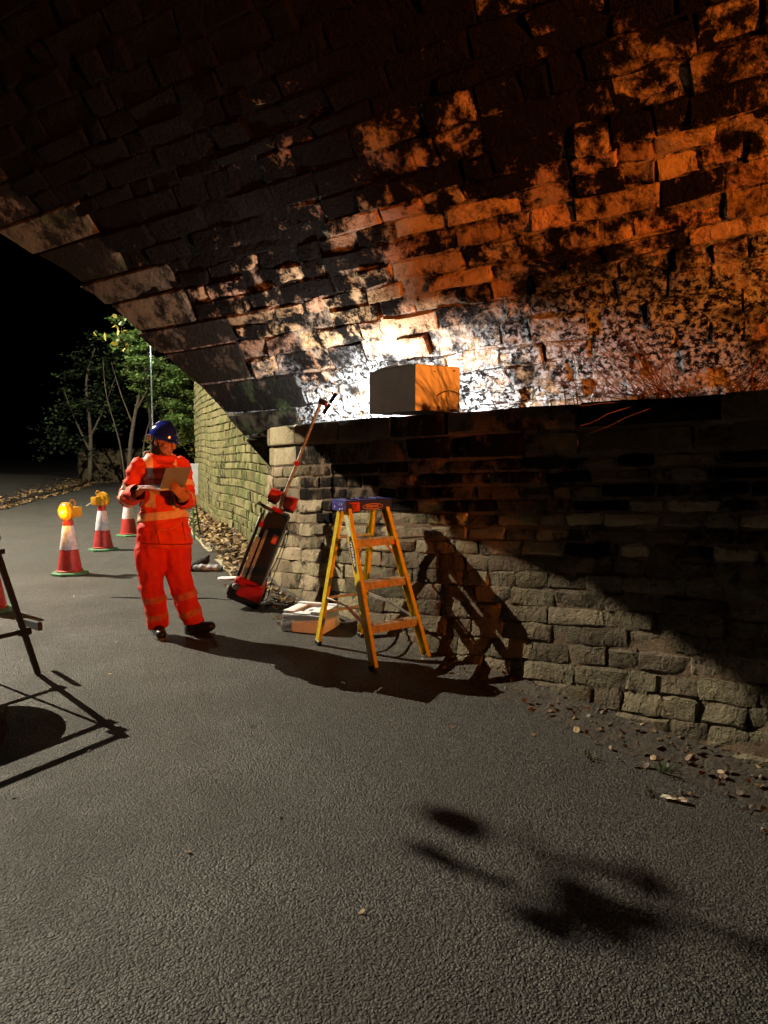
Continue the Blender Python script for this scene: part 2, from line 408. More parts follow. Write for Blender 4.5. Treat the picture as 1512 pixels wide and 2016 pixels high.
# spandrel walls above both ring faces and the deck that closes the bridge
def spandrel(name, a_off, out):
    mb = MB(); FN = Vector((-E_.y, E_.x, 0)); FN = FN if FN.y > 0 else -FN; FN = FN * out
    ggs = np.linspace(0, arc[-1], 70); lo = [V(a_face(x) + a_off, x, -.05) for x in ggs]
    hi = [Vector((P.x, P.y, 9.3)) for P in lo]; n = len(lo)
    vs = lo + hi + [P + FN * .45 for P in lo] + [P + FN * .45 for P in hi]
    fs = []
    for i in range(n - 1):
        for b in (0, 2 * n): fs.append((b + i, b + i + 1, b + n + i + 1, b + n + i))
        fs.append((i, i + 1, 2 * n + i + 1, 2 * n + i)); fs.append((n + i, n + i + 1, 3 * n + i + 1, 3 * n + i))
    mb.add(vs, fs); return bpart(name, mb, M_ring)
spandrel('spandrel_wall', .0, 1); spandrel('spandrel_wall', NEAR_A, -1)
mb = MB(); c0 = VS + VB * -14; 
pts = [V(a_face(0) - 1.5, 0), V(NEAR_A + 1.5, 0), V(a_face(arc[-1]) + NEAR_A, arc[-1]), V(a_face(arc[-1]), arc[-1])]
pts = [VS + VM * -4 + VB * -1, VS + VM * -4 + VB * 14, V(a_face(arc[-1]) + NEAR_A, arc[-1]), V(a_face(arc[-1]), arc[-1])]
mb.prism([(P.x, P.y) for P in pts], (0, 0, 8.3), (1, 0, 0), (0, 1, 0), (0, 0, 1), .4); bpart('deck', mb, M_ring)

# ------------------------------------------------------------------ retaining wall in front of the springing
WA = Vector((-1.309, 8.381, 0)); WD = Vector((.527, -.85, 0)); WN = Vector((-.85, -.527, 0))
off = catmull([(-.5, 0), (0, 0.0), (1, .14), (2, .2), (3.2, .18), (4.5, .06), (6, 0), (8.2, 0)])
RET = Vector((-.215, .977, 0))
def plan(u):
    if u < 0: return WA + RET * (-u)
    return WA + WD * u + WN * float(np.interp(u, off[:, 0], off[:, 1]))
def wnorm(u):
    if u < 0: t = -RET
    else: t = plan(u + .05) - plan(max(0, u - .05))
    t.normalize(); return Vector((t.y, -t.x, 0))
def Wp(u, v, h=0.0):
    batter = .05 * max(0, 1.0 - v) + (.10 * max(0, .25 - v) if v < .25 else 0)
    P = plan(u) + wnorm(u) * (h + batter); P.z = v; return P
lines = [(1.831, 1.854), (1.609, 1.719), (1.381, 1.58), (1.259, 1.505), (1.131, 1.428), (1.003, 1.35), (0.874, 1.273), (0.745, 1.195), (0.615, 1.116), (0.475, 1.032), (0.330, 0.945), (0.180, 0.855), (0.02, 0.76), (-0.14, 0.664), (-0.31, 0.562), (-0.49, 0.455), (-.67, .345), (-.86, .23), (-1.05, .11), (-1.25, -.02)]
def line_v(k, u): (l, r) = lines[k]; return l + (r - l) * (max(u, 0) - .38) / 5.58
UMAX = 7.6
rnd = random.Random(5)
mb = MB(); us = np.linspace(-1.3, UMAX, 190); vs_ = np.linspace(-.05, 1.80, 60)
for v in vs_:
    for u in us:
        q = Vector((u * 5, v * 5, 3)); nz = mnoise.noise(q) * .6 + mnoise.noise(q * 3) * .4
        mb.v.append(tuple(Wp(float(u), float(v), (-.0125 if (v > line_v(9, float(u)) and u > .9) else (-.012 if v < line_v(9, float(u)) and u > 1.5 else -.02)) + nz * (.012 if v < line_v(9, float(u)) else .007))))
W = len(us); mb.f = [(j * W + i, j * W + i + 1, (j + 1) * W + i + 1, (j + 1) * W + i) for j in range(len(vs_) - 1) for i in range(W - 1)]; mb.mi = [0] * len(mb.f)
wall = bpart('abutment_wall', mb, M_mortar, 'all')
# ledge: earth and rubble behind the coping up to the vault
mb = MB(); nn = 60
for i in range(nn + 1):
    u = -.9 + (UMAX + .9) * i / nn; f = plan(u); 
    for j in range(7):
        t = j / 6; back = f - wnorm(u) * (.05 + t * 2.9) ; q = Vector((u * 3, t * 5, 0))
        mb.v.append((back.x, back.y, 1.80 + .05 * mnoise.noise(q)))
mb.f = [(i * 7 + j, i * 7 + j + 1, i * 7 + j + 8, i * 7 + j + 7) for i in range(nn) for j in range(6)]; mb.mi = [0] * len(mb.f)
bpart('ledge', mb, M_dirt, 'all')
witems = []
for k in range(len(lines) - 1):
    u = -1.25
    while u < UMAX - .1:
        base = (.52 - .045 * max(u, 0)) if k >= 2 else (.75 - .03 * u)
        if k == 0: base = 1.0
        if k >= 9: base *= 1.0
        L = max(.16, base * rnd.uniform(.62, 1.35))
        if u < 0 < u + L + .12: L = -u if u < -.12 else L
        u2 = min(u + L, UMAX)
        um = (u + u2) / 2; vb, vt = line_v(k + 1, um), line_v(k, um)
        if vt > .03:
            rough = k >= 9 or (um < 1.6 and k > 3)
            ho = rnd.uniform(-.012, .014) * (.9 if rough and not (2.0 < um < 4.8) else .4) + (.03 if k == 0 else 0)
            gap = .0085 if not rough else .003
            def fn(s, t, h, u=u, u2=u2, k=k, ho=ho, gap=gap):
                uu = u + gap + (u2 - u - 2 * gap) * s; b, tt = line_v(k + 1, uu), line_v(k, uu)
                v = b + gap + (tt - b - 2 * gap) * t
                return Wp(uu, max(v, -.03), h + ho)
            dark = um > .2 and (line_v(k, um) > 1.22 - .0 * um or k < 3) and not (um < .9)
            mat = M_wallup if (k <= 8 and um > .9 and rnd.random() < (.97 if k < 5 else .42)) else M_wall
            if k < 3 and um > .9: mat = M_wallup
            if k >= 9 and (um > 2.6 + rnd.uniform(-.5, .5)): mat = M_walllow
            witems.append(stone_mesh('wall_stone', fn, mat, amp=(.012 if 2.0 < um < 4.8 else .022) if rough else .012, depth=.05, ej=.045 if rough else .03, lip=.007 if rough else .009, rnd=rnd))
        u = u2
place_pieces(witems, 'wall_stone', wall, 300)

# ------------------------------------------------------------------ wing wall beyond the arch
wing = empty('wing_wall', (0, 0, 0), 'mossy yellow-green stone wall receding beyond the arch', 'wall')
GA = [Vector((-1.52, 9.55, 0)), Vector((-1.85, 10.4, 0)), Vector((-2.75, 12.9, 0)), Vector((-3.35, 14.2, 0)), Vector((-5.2, 19.6, 0)), Vector((-5.35, 21.2, 0)), Vector((-5.0, 23.5, 0))]
gl = [0]
for p, q in zip(GA, GA[1:]): gl.append(gl[-1] + (q - p).length)
def gplan(u):
    for i in range(len(GA) - 1):
        if u <= gl[i + 1] or i == len(GA) - 2:
            return GA[i].lerp(GA[i + 1], (u - gl[i]) / (gl[i + 1] - gl[i]))
def gnorm(u):
    t = gplan(u + .15) - gplan(max(0, u - .15)); t.normalize(); return Vector((-t.y, t.x, 0))
def Gp(u, v, h=0.0):
    P = gplan(u) + gnorm(u) * (h + .02 * max(0, 2 - v)); P.z = v; return P
mb = MB(); us = np.linspace(0, gl[-1], 60); vs_ = np.linspace(-.05, 4.6, 40)
for v in vs_:
    for u in us: mb.v.append(tuple(Gp(float(u), float(v), -.03)))
W = len(us); mb.f = [(j * W + i, j * W + i + 1, (j + 1) * W + i + 1, (j + 1) * W + i) for j in range(len(vs_) - 1) for i in range(W - 1)]; mb.mi = [0] * len(mb.f)
wbed = mb.build('mortar_bed', M_wingbed, wing, 'all')
rnd = random.Random(21); gitems = []
v = 0.0; k = 0
while v < 4.5:
    hh = rnd.uniform(.12, .17); u = 0
    while u < gl[-1] - .05:
        L = rnd.uniform(.18, .42) * (1 + u * .07); u2 = min(u + L, gl[-1])
        vv = v + .02 * math.sin(u * 1.3)
        if v > 3.6 and u < 6: u = u2; continue
        def fn(s, t, h, u=u, u2=u2, v=v, hh=hh):
            uu = u + .008 + (u2 - u - .016) * s
            return Gp(uu, v + .006 + .03 * math.sin(uu * .9) + (hh - .012) * t, h)
        me, c = stone_mesh('wing_stone', fn, M_wing, amp=.014, depth=.05, ej=.05, lip=.012, ss=(0, .12, .88, 1), ts=(0, .25, .75, 1), rnd=rnd)
        gitems.append((me, c)); u = u2
    v += hh
place_pieces(gitems, 'wing_stone', wing, 300)

# ================================================================== OBJECTS
M_yellow = plain('yellow_fibreglass', (.72, .50, .015), .42, vary=.2, vscale=22, bscale=90, bstr=.12, bdist=.001)
M_alu = plain('worn_aluminium', (.55, .53, .48), .38, metal=.75, vary=.35, vscale=30)
M_tread = plain('dusty_aluminium_tread', (.42, .34, .24), .6, metal=.25, vary=.4, vscale=35, bscale=160, bstr=.3, bdist=.001)
M_blue = plain('blue_plastic', (.012, .022, .20), .38, vary=.3, vscale=26)
M_black = plain('black_plastic', (.010, .010, .011), .42, vary=.4, vscale=25, bscale=120, bstr=.1, bdist=.001)
M_red = plain('red_plastic', (.42, .008, .010), .34, vary=.25, vscale=30)
M_redlabel = plain('red_label', (.55, .05, .03), .45, vary=.2, vscale=60)
M_white = plain('white_print', (.75, .74, .70), .5, vary=.1, vscale=50)
M_navy = plain('navy_print', (.01, .012, .05), .4, vary=.2)
M_cream = plain('pale_sticker', (.62, .60, .48), .5, vary=.3, vscale=70)
M_orangeprint = plain('orange_print', (.75, .30, .12), .5, vary=.15, vscale=60)
M_greystrip = plain('grey_leg_strip', (.42, .43, .42), .45, metal=.3, vary=.3, vscale=30)
M_clip = plain('pink_clip', (.8, .16, .08), .4, vary=.2)
M_led = plain('led_lens', (.9, .93, 1.0), .3, vary=.02, emit=(.93, .97, 1.0), estr=60)

# ------------------------------------------------------------------ step ladder
LW = Vector((.816, .578, 0)); LR = Vector((-.559, .829, 0))
LFL = Vector((-.083, 4.931, 0)); LFR = Vector((.332, 5.225, 0)); LRL = Vector((-.544, 5.615, 0)); LRR = LRL + LW * .44
LC = Vector((-.17, 5.43, 0)); CAPZ = 1.195
lad = empty('step_ladder', LC, 'yellow fibreglass step ladder with blue cap standing by the wall', 'ladder')
def lp(P): return Vector(P) - LC
tfl = LC - LW * .185 - LR * .055 + Vector((0, 0, 1.15)); tfr = LC + LW * .185 - LR * .055 + Vector((0, 0, 1.15))
trl = LC - LW * .165 + LR * .055 + Vector((0, 0, 1.15)); trr = LC + LW * .165 + LR * .055 + Vector((0, 0, 1.15))
up = Vector((0, 0, 1))
stiles = []
for nm, f, t, out, w in (('front_stile', LFL, tfl, -LW, .075), ('front_stile', LFR, tfr, LW, .075), ('rear_stile', LRL, trl, -LW, .05), ('rear_stile', LRR, trr, LW, .05)):
    o = MB().channel(lp(f) + up * .022, lp(t), w, .03, .004, out).build(nm, M_yellow, lad, bevel=.0012, seg=1); stiles.append(o)
    k = (t - f).normalized()
    fo = MB(); i, j, kk = frame_from_z(k, out); R = Matrix((i, j, kk)).transposed()
    fo.box(lp(f) + k * .02 - j * .012, (w + .008, .034, .04), R); fo.build('foot', M_black, o, bevel=.003, seg=1)
for n, z in enumerate((.30, .60, .90)):
    A = LFL.lerp(tfl, z / 1.15); B = LFR.lerp(tfr, z / 1.15); A.z = B.z = z; A += LW * .006; B -= LW * .006
    R = Matrix((LW, LR, up)).transposed(); mid = (A + B) / 2; L = (B - A).length
    s = MB(); s.box(lp(mid) + up * 0 + LR * .012, (L, .085, .006), R); s.box(lp(mid) - LR * .0285 - up * .027, (L, .004, .048), R); s.box(lp(mid) + LR * .0525 - up * .014, (L, .004, .022), R)
    for q in range(6): s.box(lp(mid) + LR * (-.02 + q * .013) + up * .004, (L - .01, .004, .003), R)
    st = s.build('step', M_tread, lad)
    if n > 0:
        m = basis(LW, up, -LR, lp(mid) - LR * .0312 - up * .026)
        text_mesh('size_marking', '11.38' if n == 2 else '12.3', M_orangeprint, st, m, .030)
    if n == 2:
        for sgn, P in ((1, A), (-1, B)):
            MB().beam(lp(P) + LW * sgn * .085 - up * .05 - LR * .02, lp(P) + LW * sgn * .004 - up * .13 - LR * .01, .018, .004, LR).build('knee_brace', M_tread, st)
        for sgn, P in ((1, LRL.lerp(trl, .74)), (-1, B - up * .05)):
            MB().beam(lp(P) + LW * sgn * .012 - LR * .03, lp(P) + LW * sgn * .05 - LR * .035 + up * .03, .012, .006, LR).build('clip', M_clip, lad)
for z in (.285, .40):
    A = LRL.lerp(trl, z / 1.15); B = LRR.lerp(trr, z / 1.15)
    MB().beam(lp(A), lp(B), .022, .010, LR).build('rear_bar', M_alu, lad, bevel=.002, seg=1)
A = LRL.lerp(trl, .78); B = LRR.lerp(trr, .78); MB().beam(lp(A), lp(B), .022, .010, LR).build('rear_bar', M_alu, lad, bevel=.002, seg=1)
for F, T, RF, RT, out in ((LFL, tfl, LRL, trl, -LW), (LFR, tfr, LRR, trr, LW)):
    a0 = F.lerp(T, .26); b0 = RF.lerp(RT, .35); m0 = a0.lerp(b0, .52) + up * .035 - out * .03
    s = MB(); s.beam(lp(a0) - out * .012, lp(m0), .004, .026, up.cross(out)); s.beam(lp(m0) - out * .004, lp(b0) - out * .012, .004, .026, up.cross(out)); s.build('spreader', M_alu, lad)
# cap
R = Matrix((LW, LR, up)).transposed(); c = MB()
cc = Vector((0, 0, 0))
c.box(cc + up * 1.186, (.42, .20, .018), R); c.box(cc - LR * .098 + up * 1.146, (.424, .006, .064), R); c.box(cc + LR * .098 + up * 1.146, (.424, .006, .064), R)
c.box(cc - LW * .209 + up * 1.146, (.006, .19, .064), R); c.box(cc + LW * .209 + up * 1.146, (.006, .19, .064), R)
cap = c.build('cap', M_blue, lad, bevel=.004, seg=2)
tr = MB()
for (dx, dy, sx, sy) in ((-.12, .0, .09, .09), (.01, .02, .08, .06), (.13, -.01, .07, .10)):
    for sgn in (-1, 1):
        tr.box(cc + LW * (dx + sgn * sx / 2) + LR * dy + up * 1.1985, (.006, sy, .009), R); tr.box(cc + LW * dx + LR * (dy + sgn * sy / 2) + up * 1.1985, (sx, .006, .009), R)
tr.build('tool_tray_rim', M_blue, cap, bevel=.002, seg=1)
rv = MB()
for (y, z) in ((-.055, 1.165), (-.02, 1.160), (.05, 1.142), (-.06, 1.130), (-.025, 1.126)): rv.lathe([(.007, 0), (.006, .003), (.0, .004)], 10, cc - LW * .212 + LR * y + up * z, Matrix((LR, up, -LW)).transposed(), close=False)
rv.build('rivets', M_white, cap)
front = basis(LW, up, -LR, cc - LR * .1012 + up * 1.146)
lb = MB(); lb.box((-.135, 0, .001), (.105, .066, .001)); lb.box((-.155, .026, .0018), (.04, .003, .0004)); o = lb.build('warning_sticker', M_redlabel, cap); o.matrix_local = front
for q in range(4):
    t = text_mesh('sticker_print', ['WARNING', 'READ ALL', 'LABELS', 'BEFORE USE'][q], M_navy, cap, front @ Matrix.Translation((-.13, .018 - q * .013, .0020)), .011)
ov = MB(); nn = 40
def oval(mb, rx, ry, z, w=None):
    pts = []
    for q in range(nn):
        a_ = 2 * math.pi * q / nn; pts.append((math.copysign(abs(math.cos(a_)) ** 1.0, math.cos(a_)) * rx, math.sin(a_) * ry * (1 - .25 * abs(math.cos(a_)) ** 6), z))
    if w is None: mb.add(pts, [tuple(range(nn))])
    else:
        inn = [(x * (1 - w / rx), y * (1 - w / ry), z) for x, y, z in pts]
        mb.add(pts + inn, [(q, (q + 1) % nn, nn + (q + 1) % nn, nn + q) for q in range(nn)])
oval(ov, .092, .022, .0012, .004); o = ov.build('logo_ring', M_orangeprint, cap); o.matrix_local = front @ Matrix.Translation((.035, -.004, 0))
text_mesh('logo_lettering', 'WERNER', M_orangeprint, cap, front @ Matrix.Translation((.032, -.004, .0014)), .026, .115)
# stile labels (front left stile, outer face)
k = (tfl - LFL).normalized(); i, j, k = frame_from_z(k, -LW)
def stile_m(f): return basis(-k, i if (-k).cross(i).dot(j) > 0 else -i, j, lp(LFL.lerp(tfl, f)) + j * .001)
ov = MB(); oval(ov, .15, .027, 0); o = ov.build('oval_label', M_navy, stiles[0]); o.matrix_local = stile_m(.70)
text_mesh('label_lettering', 'WERNER', M_white, stiles[0], stile_m(.70) @ Matrix.Translation((0, 0, .0012)), .040, .20)
for f, L in ((.875, .16), (.10, .12)):
    s = MB(); s.box((0, 0, .0006), (L, .044, .0008)); o = s.build('instruction_label', M_cream, stiles[0]); o.matrix_local = stile_m(f)

# ------------------------------------------------------------------ tower work light leaning on the coping
T0 = Vector((-1.41, 7.05, .075)); T1 = Vector((-.585, 6.74, 2.03))
ti, tj, tk = frame_from_z(T1 - T0, (0, 1, 0)); TM = basis(ti, tj, tk, T0); TL = (T1 - T0).length
tow = empty('tower_work_light', T0, 'red and black battery tower light leaning against the wall with its mast raised', 'work light', matrix=TM)
s = MB(); s.box((.01, 0, .125), (.30, .25, .17)); s.box((.01, 0, .215), (.25, .21, .05)); s.build('base_housing', M_red, tow, 'yes', .022, 3)
s = MB(); s.box((.01, 0, .03), (.325, .27, .07)); s.box((-.125, -.115, .085), (.085, .06, .11)); s.box((.15, .1, .1), (.05, .07, .12)); s.build('bumper', M_black, tow, 'yes', .016, 2)
s = MB(); s.lathe([(.034, 0), (.034, .018), (.026, .026), (.0, .027)], 20, (-.105, -.125, .145), Matrix(((1, 0, 0), (0, 0, -1), (0, 1, 0)))); s.build('port_cover', M_greystrip, tow, 'yes')
s = MB(); s.box((.02, 0, .60), (.215, .19, .72)); s.box((.03, .0, .955), (.17, .15, .05)); body = s.build('body', M_black, tow, 'yes', .02, 3)
for x, y, z0, z1, w in ((-.075, -.112, .26, .70, .040), (-.022, -.112, .25, .80, .030)):
    MB().box((x, y, (z0 + z1) / 2), (w, .012, z1 - z0)).build('leg_strip', M_greystrip, tow, 'yes', .003, 1)
for x, y in ((-.125, -.085), (.115, .06), (-.05, .12)):
    MB().beam((x, y, .24), (x, y, .93), .03, .035, (0, 1, 0)).build('folded_leg', M_black, tow, 'yes', .006, 1)
s = MB(); s.box((-.105, -.05, .82), (.06, .09, .05)); s.build('leg_hinge', M_red, tow, 'yes', .008, 2)
s = MB(); s.box((.078, -.0965, .735), (.048, .004, .095)); lbx = s.build('side_label', M_redlabel, tow)
for q in range(5): MB().box((.078, -.0988, .765 - q * .014), (.034, .0006, .004)).build('label_print', M_cream, lbx)
s = MB(); s.tube([(-.03, -.06, .985), (-.10, -.075, .99), (-.19, -.085, 1.01)], [.016, .018, .015], 10); s.tube([(-.12, -.06, .96), (-.115, -.06, .90)], .008, 8); s.build('carry_handle', M_black, tow, 'yes')
s = MB(); s.tube([(-.165, -.082, 1.005), (-.205, -.088, 1.013)], .017, 10); s.build('handle_grip', M_greystrip, tow, 'yes')
s = MB(); s.box((.0, 0, .985), (.10, .08, .06)); s.box((-.04, -.03, 1.0), (.05, .05, .035)); s.build('mast_clamp', M_red, tow, 'yes', .008, 2)
for x, y, sx, sz, zz, rot in ((-.078, -.045, .115, .105, 1.135, .05), (.085, .0, .125, .115, 1.105, -.12)):
    R = Matrix.Rotation(rot, 3, 'Y'); h = MB().box((x, y, zz), (sx, .10, sz), R).build('folded_lamp_head', M_red, tow, 'yes', .014, 2)
    MB().box(Vector((x, y, zz)) + R @ Vector((0, -.051, .0)), (sx * .72, .004, sz * .6), R).build('head_panel', M_redlabel, h, 'yes', .001, 1)
    MB().box(Vector((x, y, zz)) + R @ Vector((0, .01, -sz * .62)), (sx * .8, .08, .035), R).build('lamp_yoke', M_black, h, 'yes', .008, 2)
MB().tube([(0, 0, .95), (0, 0, 1.50)], .0185, 14).build('lower_mast', M_alu, tow, 'yes')
MB().tube([(0, 0, 1.50), (0, 0, TL - .03)], .0145, 14).build('upper_mast', M_alu, tow, 'yes')
s = MB(); s.lathe([(.024, 1.475), (.027, 1.48), (.027, 1.515), (.022, 1.52)], 16); s.box((-.02, -.012, 1.497), (.03, .02, .018)); s.build('mast_collar', M_red, tow, 'yes')
s = MB(); s.box((.018, 0, TL - .01), (.085, .05, .05)); s.box((.062, 0, TL - .03), (.035, .04, .03)); s.build('head_bracket', M_black, tow, 'yes', .009, 2)
for z, x in ((TL + .065, .098), (TL - .055, .078)):
    R = Matrix.Rotation(math.radians(12), 3, 'Y')
    b_ = MB().box((x, .0, z), (.040, .10, .10), R).build('light_bar', M_black, tow, 'yes', .006, 2)
    MB().box(Vector((x, 0, z)) + R @ Vector((.022, .012, 0)), (.004, .085, .085), R).build('lens', M_led, b_, 'yes', .002, 1)
    MB().tube([(x - .03, -.056, z + .04), (x - .015, -.058, z + .045)], .015, 10).build('pivot_knob', M_red, b_, 'yes')
for q in range(2):
    pts = [(.10, .02 - .03 * q, .93), (.155 + .02 * q, -.02, .80), (.165 + .03 * q, -.04, .55), (.15 + .05 * q, -.06, .30), (.19 + .03 * q, -.03, .10), (.15, -.02, .055)]
    MB().tube([tuple(p) for p in catmull(pts, 8)], .0042, 6).build('hanging_cable', M_black, tow, 'yes')
led = TM @ Vector((.16, .05, TL + .01))
for dirv, en, spr, off_ in (((.76, .82, -.12), 240, 130, (0, 0, 0)), ((-.55, .70, .45), 80, 170, (-.02, .03, .05))):
    ll = bpy.data.lights.new('tower_led', 'AREA'); ll.shape = 'DISK'; ll.size = .10; ll.energy = en; ll.spread = math.radians(spr); ll.color = (.92, .96, 1.0)
    lo = bpy.data.objects.new('tower_led', ll); COL.objects.link(lo); lo.location = led + Vector(off_); lo.rotation_euler = Vector(dirv).to_track_quat('-Z', 'Y').to_euler()

# ------------------------------------------------------------------ carton on the wall
M_card = plain('pale_carton', (.80, .77, .72), .75, vary=.10, vscale=6, bscale=70, bstr=.12, bdist=.002)
BQ = Vector((.243, 5.541, 1.868)); BX = -WD; BY = -WN
cart = empty('cardboard_carton', BQ, 'closed cardboard carton resting on top of the stone wall', 'box', matrix=basis(BX, BY, Vector((0, 0, 1)), BQ))
s = MB(); s.box((.35, .215, .178), (.70, .43, .352)); s.build('carton_body', M_card, cart, bevel=.004, seg=2)
s = MB(); s.box((.35, .107, .3565), (.704, .212, .004)); s.build('top_flap', M_card, cart); s = MB(); s.box((.35, .323, .3570), (.704, .212, .004)); s.build('top_flap', M_card, cart)
s = MB(); s.add([(.05, -.006, .36), (.16, -.004, .364), (.3, -.003, .377), (.42, -.003, .380), (.5, -.004, .372), (.62, -.005, .362), (.62, .03, .360), (.05, .03, .359)], [(0, 1, 2, 3, 4, 5, 6, 7)]); s.build('torn_flap_edge', M_card, cart)
s = MB(); s.tube([tuple(p) for p in catmull([(-.006, .20, .125), (-.010, .26, .155), (-.012, .33, .165), (-.012, .40, .148), (-.008, .47, .12), (.0, .56, .10)], 8)], .004, 6); s.build('cable_end', M_black, cart, 'yes')
s = MB()
for (y, z, r) in ((.37, .325, .012), (.345, .012, .014), (.18, .31, .008)): s.box((-.002, y, z), (.0012, r * 2, r))
s.build('scuff', M_black, cart)

# ------------------------------------------------------------------ white foam packing
M_foam = plain('white_foam', (.88, .88, .90), .8, vary=.06, vscale=20, bscale=140, bstr=.3, bdist=.004)
fx = Vector((.90, -.32, 0)).normalized(); fy = Vector((-fx.y, fx.x, 0))
foam = empty('foam_packing_block', (-.67, 6.02, 0), 'white moulded foam packing block on the asphalt behind the ladder', 'packaging', matrix=basis(fx, fy, Vector((0, 0, 1)), (-.69, 6.02, .004)))
s = MB(); s.box((0, .14, .05), (.40, .36, .098)); s.box((0, .145, .128), (.385, .35, .05)); s.box((-.14, .15, .165), (.10, .33, .03)); s.box((.13, .15, .168), (.12, .33, .035)); s.box((0, .29, .172), (.38, .05, .045)); s.box((-.02, .02, .158), (.15, .09, .015)); s.box((0.02, .18, .160), (.07, .10, .02))
s.build('foam_body', M_foam, foam, 'yes', .008, 2)
s = MB(); s.box((0, -.041, .1), (.398, .004, .005)); s.build('seam', plain('foam_seam', (.45, .45, .44), .8), foam)

# ------------------------------------------------------------------ traffic cones and lamps
M_cone = plain('red_cone_plastic', (.42, .028, .022), .5, vary=.3, vscale=14)
M_base = plain('green_rubber_base', (.07, .20, .09), .7, vary=.4, vscale=20)
M_sleeve = plain('white_reflective_sleeve', (.72, .64, .68), .4, vary=.28, vscale=24, bscale=70, bstr=.2, bdist=.002)
M_lampy = plain('yellow_lamp_body', (.62, .30, .012), .4, vary=.25, vscale=30)
M_lens = plain('amber_lens', (.85, .22, .01), .25, vary=.1, vscale=60, emit=(1, .22, .004), estr=.75)
M_bulb = plain('amber_bulb', (1, .6, .1), .3, vary=.02, emit=(1, .55, .06), estr=7)
M_lensoff = plain('unlit_amber_lens', (.62, .42, .02), .3, vary=.15, vscale=60)
def cone(name, loc, rot, label, sleeve_hi):
    root = empty(name, loc, label, 'traffic cone', 'red and white traffic cones')
    root.rotation_euler.z = rot
    s = MB(); s.lathe([(.225, .0), (.225, .028), (.205, .036), (.165, .040)], 8, rot0=math.pi / 8); s.build('base', M_base, root, False, .004, 1)
    s = MB(); s.lathe([(.158, .040), (.160, .055), (.146, .062), (.108, .315), (.106, .316), (.062, .640), (.056, .70), (.050, .705)], 32); s.build('cone_body', M_cone, root, 'yes')
    s = MB(); s.lathe([(.1095, .318), (.1105, .322), (.0668, .618), (.0655, .620)], 32, close=False); s.build('sleeve', M_sleeve, root, 'yes')
    return root
def hazard_lamp(loc, rz, label, lit, with_tab=False):
    root = empty('hazard_lamp', loc, label, 'hazard lamp', 'amber hazard lamps on the cones'); root.rotation_euler.z = rz; root.scale = (1.22, 1.22, 1.22)
    s = MB(); s.box((.095, 0, .075), (.10, .085, .105)); s.lathe([(.04, 0), (.045, .02), (.03, .09)], 16); s.box((.03, 0, .075), (.06, .05, .05)); s.build('battery_case', M_lampy, root, 'yes', .010, 2)
    Rl = Matrix(((0, 0, -1), (0, 1, 0), (1, 0, 0)))
    s = MB(); s.lathe([(.094, -.012), (.098, .0), (.098, .03), (.09, .036)], 28, (-.005, 0, .085), Rl); s.build('lens_rim', M_lampy, root, 'yes')
    s = MB(); s.lathe([(.088, .034), (.080, .050), (.055, .064), (.02, .070), (0, .071)], 28, (-.005, 0, .085), Rl, close=False); ln = s.build('lens', M_lens if lit else M_lensoff, root, 'yes')
    if lit:
        s = MB(); s.lathe([(.02, 0), (.017, .005), (0, .007)], 16, (-.076, -.012, .08), Rl, close=False); s.build('bulb_glow', M_bulb, ln, 'yes')
    s = MB(); s.tube([(.06 + .034 * math.cos(t), 0, .165 + .040 * math.sin(t)) for t in np.linspace(-.7, math.pi + .7, 16)], .006, 7); s.build('carry_ring', M_lampy, root, 'yes')
    if with_tab: MB().box((.06, -.14, .03), (.02, .12, .008), Matrix.Rotation(.5, 3, 'X')).build('switch_tab', M_white, root)
    return root
cone('traffic_cone', (-3.975, 8.90, 0), .3, 'traffic cone carrying the glowing orange lamp nearest the camera', 1)
hazard_lamp((-3.975, 8.90, .69), math.radians(62), 'lit orange hazard lamp on the nearest cone', True)
add_light('hazard_bulb', 'POINT', (-4.03, 8.74, .80), 9, (1, .42, .03), .03)
cone('traffic_cone', (-4.40, 11.05, 0), .1, 'middle traffic cone topped by an unlit yellow lamp', 1)
hazard_lamp((-4.40, 11.05, .69), math.radians(250), 'unlit round yellow hazard lamp on the middle cone', False, True)
cone('traffic_cone', (-4.66, 12.9, 0), .5, 'farthest traffic cone half hidden behind the worker', 1)
cone('traffic_cone', (-3.84, 6.82, 0), .2, 'traffic cone cut off at the left edge behind the sign frame', 1)

# ------------------------------------------------------------------ temporary sign on a frame (seen from behind)
M_signframe = plain('black_sign_frame', (.012, .012, .013), .5, vary=.4, vscale=30)
M_signback = plain('grey_sign_back', (.03, .03, .032), .5, vary=.3)
sg = Vector((-2.428, 4.873, 0)); SH = Vector((-.52, -.855, 0)); ST = Vector((-2.62, 4.70, 1.03)) - sg
sign = empty('road_sign_frame', sg, 'black folding road sign frame seen from behind at the left edge', 'sign')
sn = SH.cross(ST).normalized(); sn = sn if sn.y > 0 else -sn
for q in (0, .86): MB().beam(SH * q, SH * q + ST * 1.02, .036, .03, sn).build('stile', M_signframe, sign, bevel=.003, seg=1)
for f in (.31, .86, 1.0): MB().beam(SH * -.02 + ST * f + sn * .004, SH * .88 + ST * f + sn * .004, .03, .022, sn).build('cross_bar', M_signframe, sign, bevel=.003, seg=1)
for f in (.30, .315, .86, .95): MB().beam(SH * -.045 + ST * f, SH * .04 + ST * f, .034, .045, sn).build('bracket', M_signframe, sign, bevel=.004, seg=1)
for q in (.0, .86): MB().beam(SH * q + ST * .93 + sn * .03, SH * q + ST * .93 + sn * .42 - Vector((0, 0, (ST.z * .93 + sn.z * .42) - .012)), .028, .02, SH).build('rear_leg', M_signframe, sign, bevel=.003, seg=1)
R = Matrix((SH, sn.cross(SH), sn)).transposed()
s = MB(); s.lathe([(.31, 0), (.315, .004), (.31, .008)], 48, SH * .46 + ST * .60 + sn * .03, R); s.build('sign_disc', M_signback, sign, 'yes')
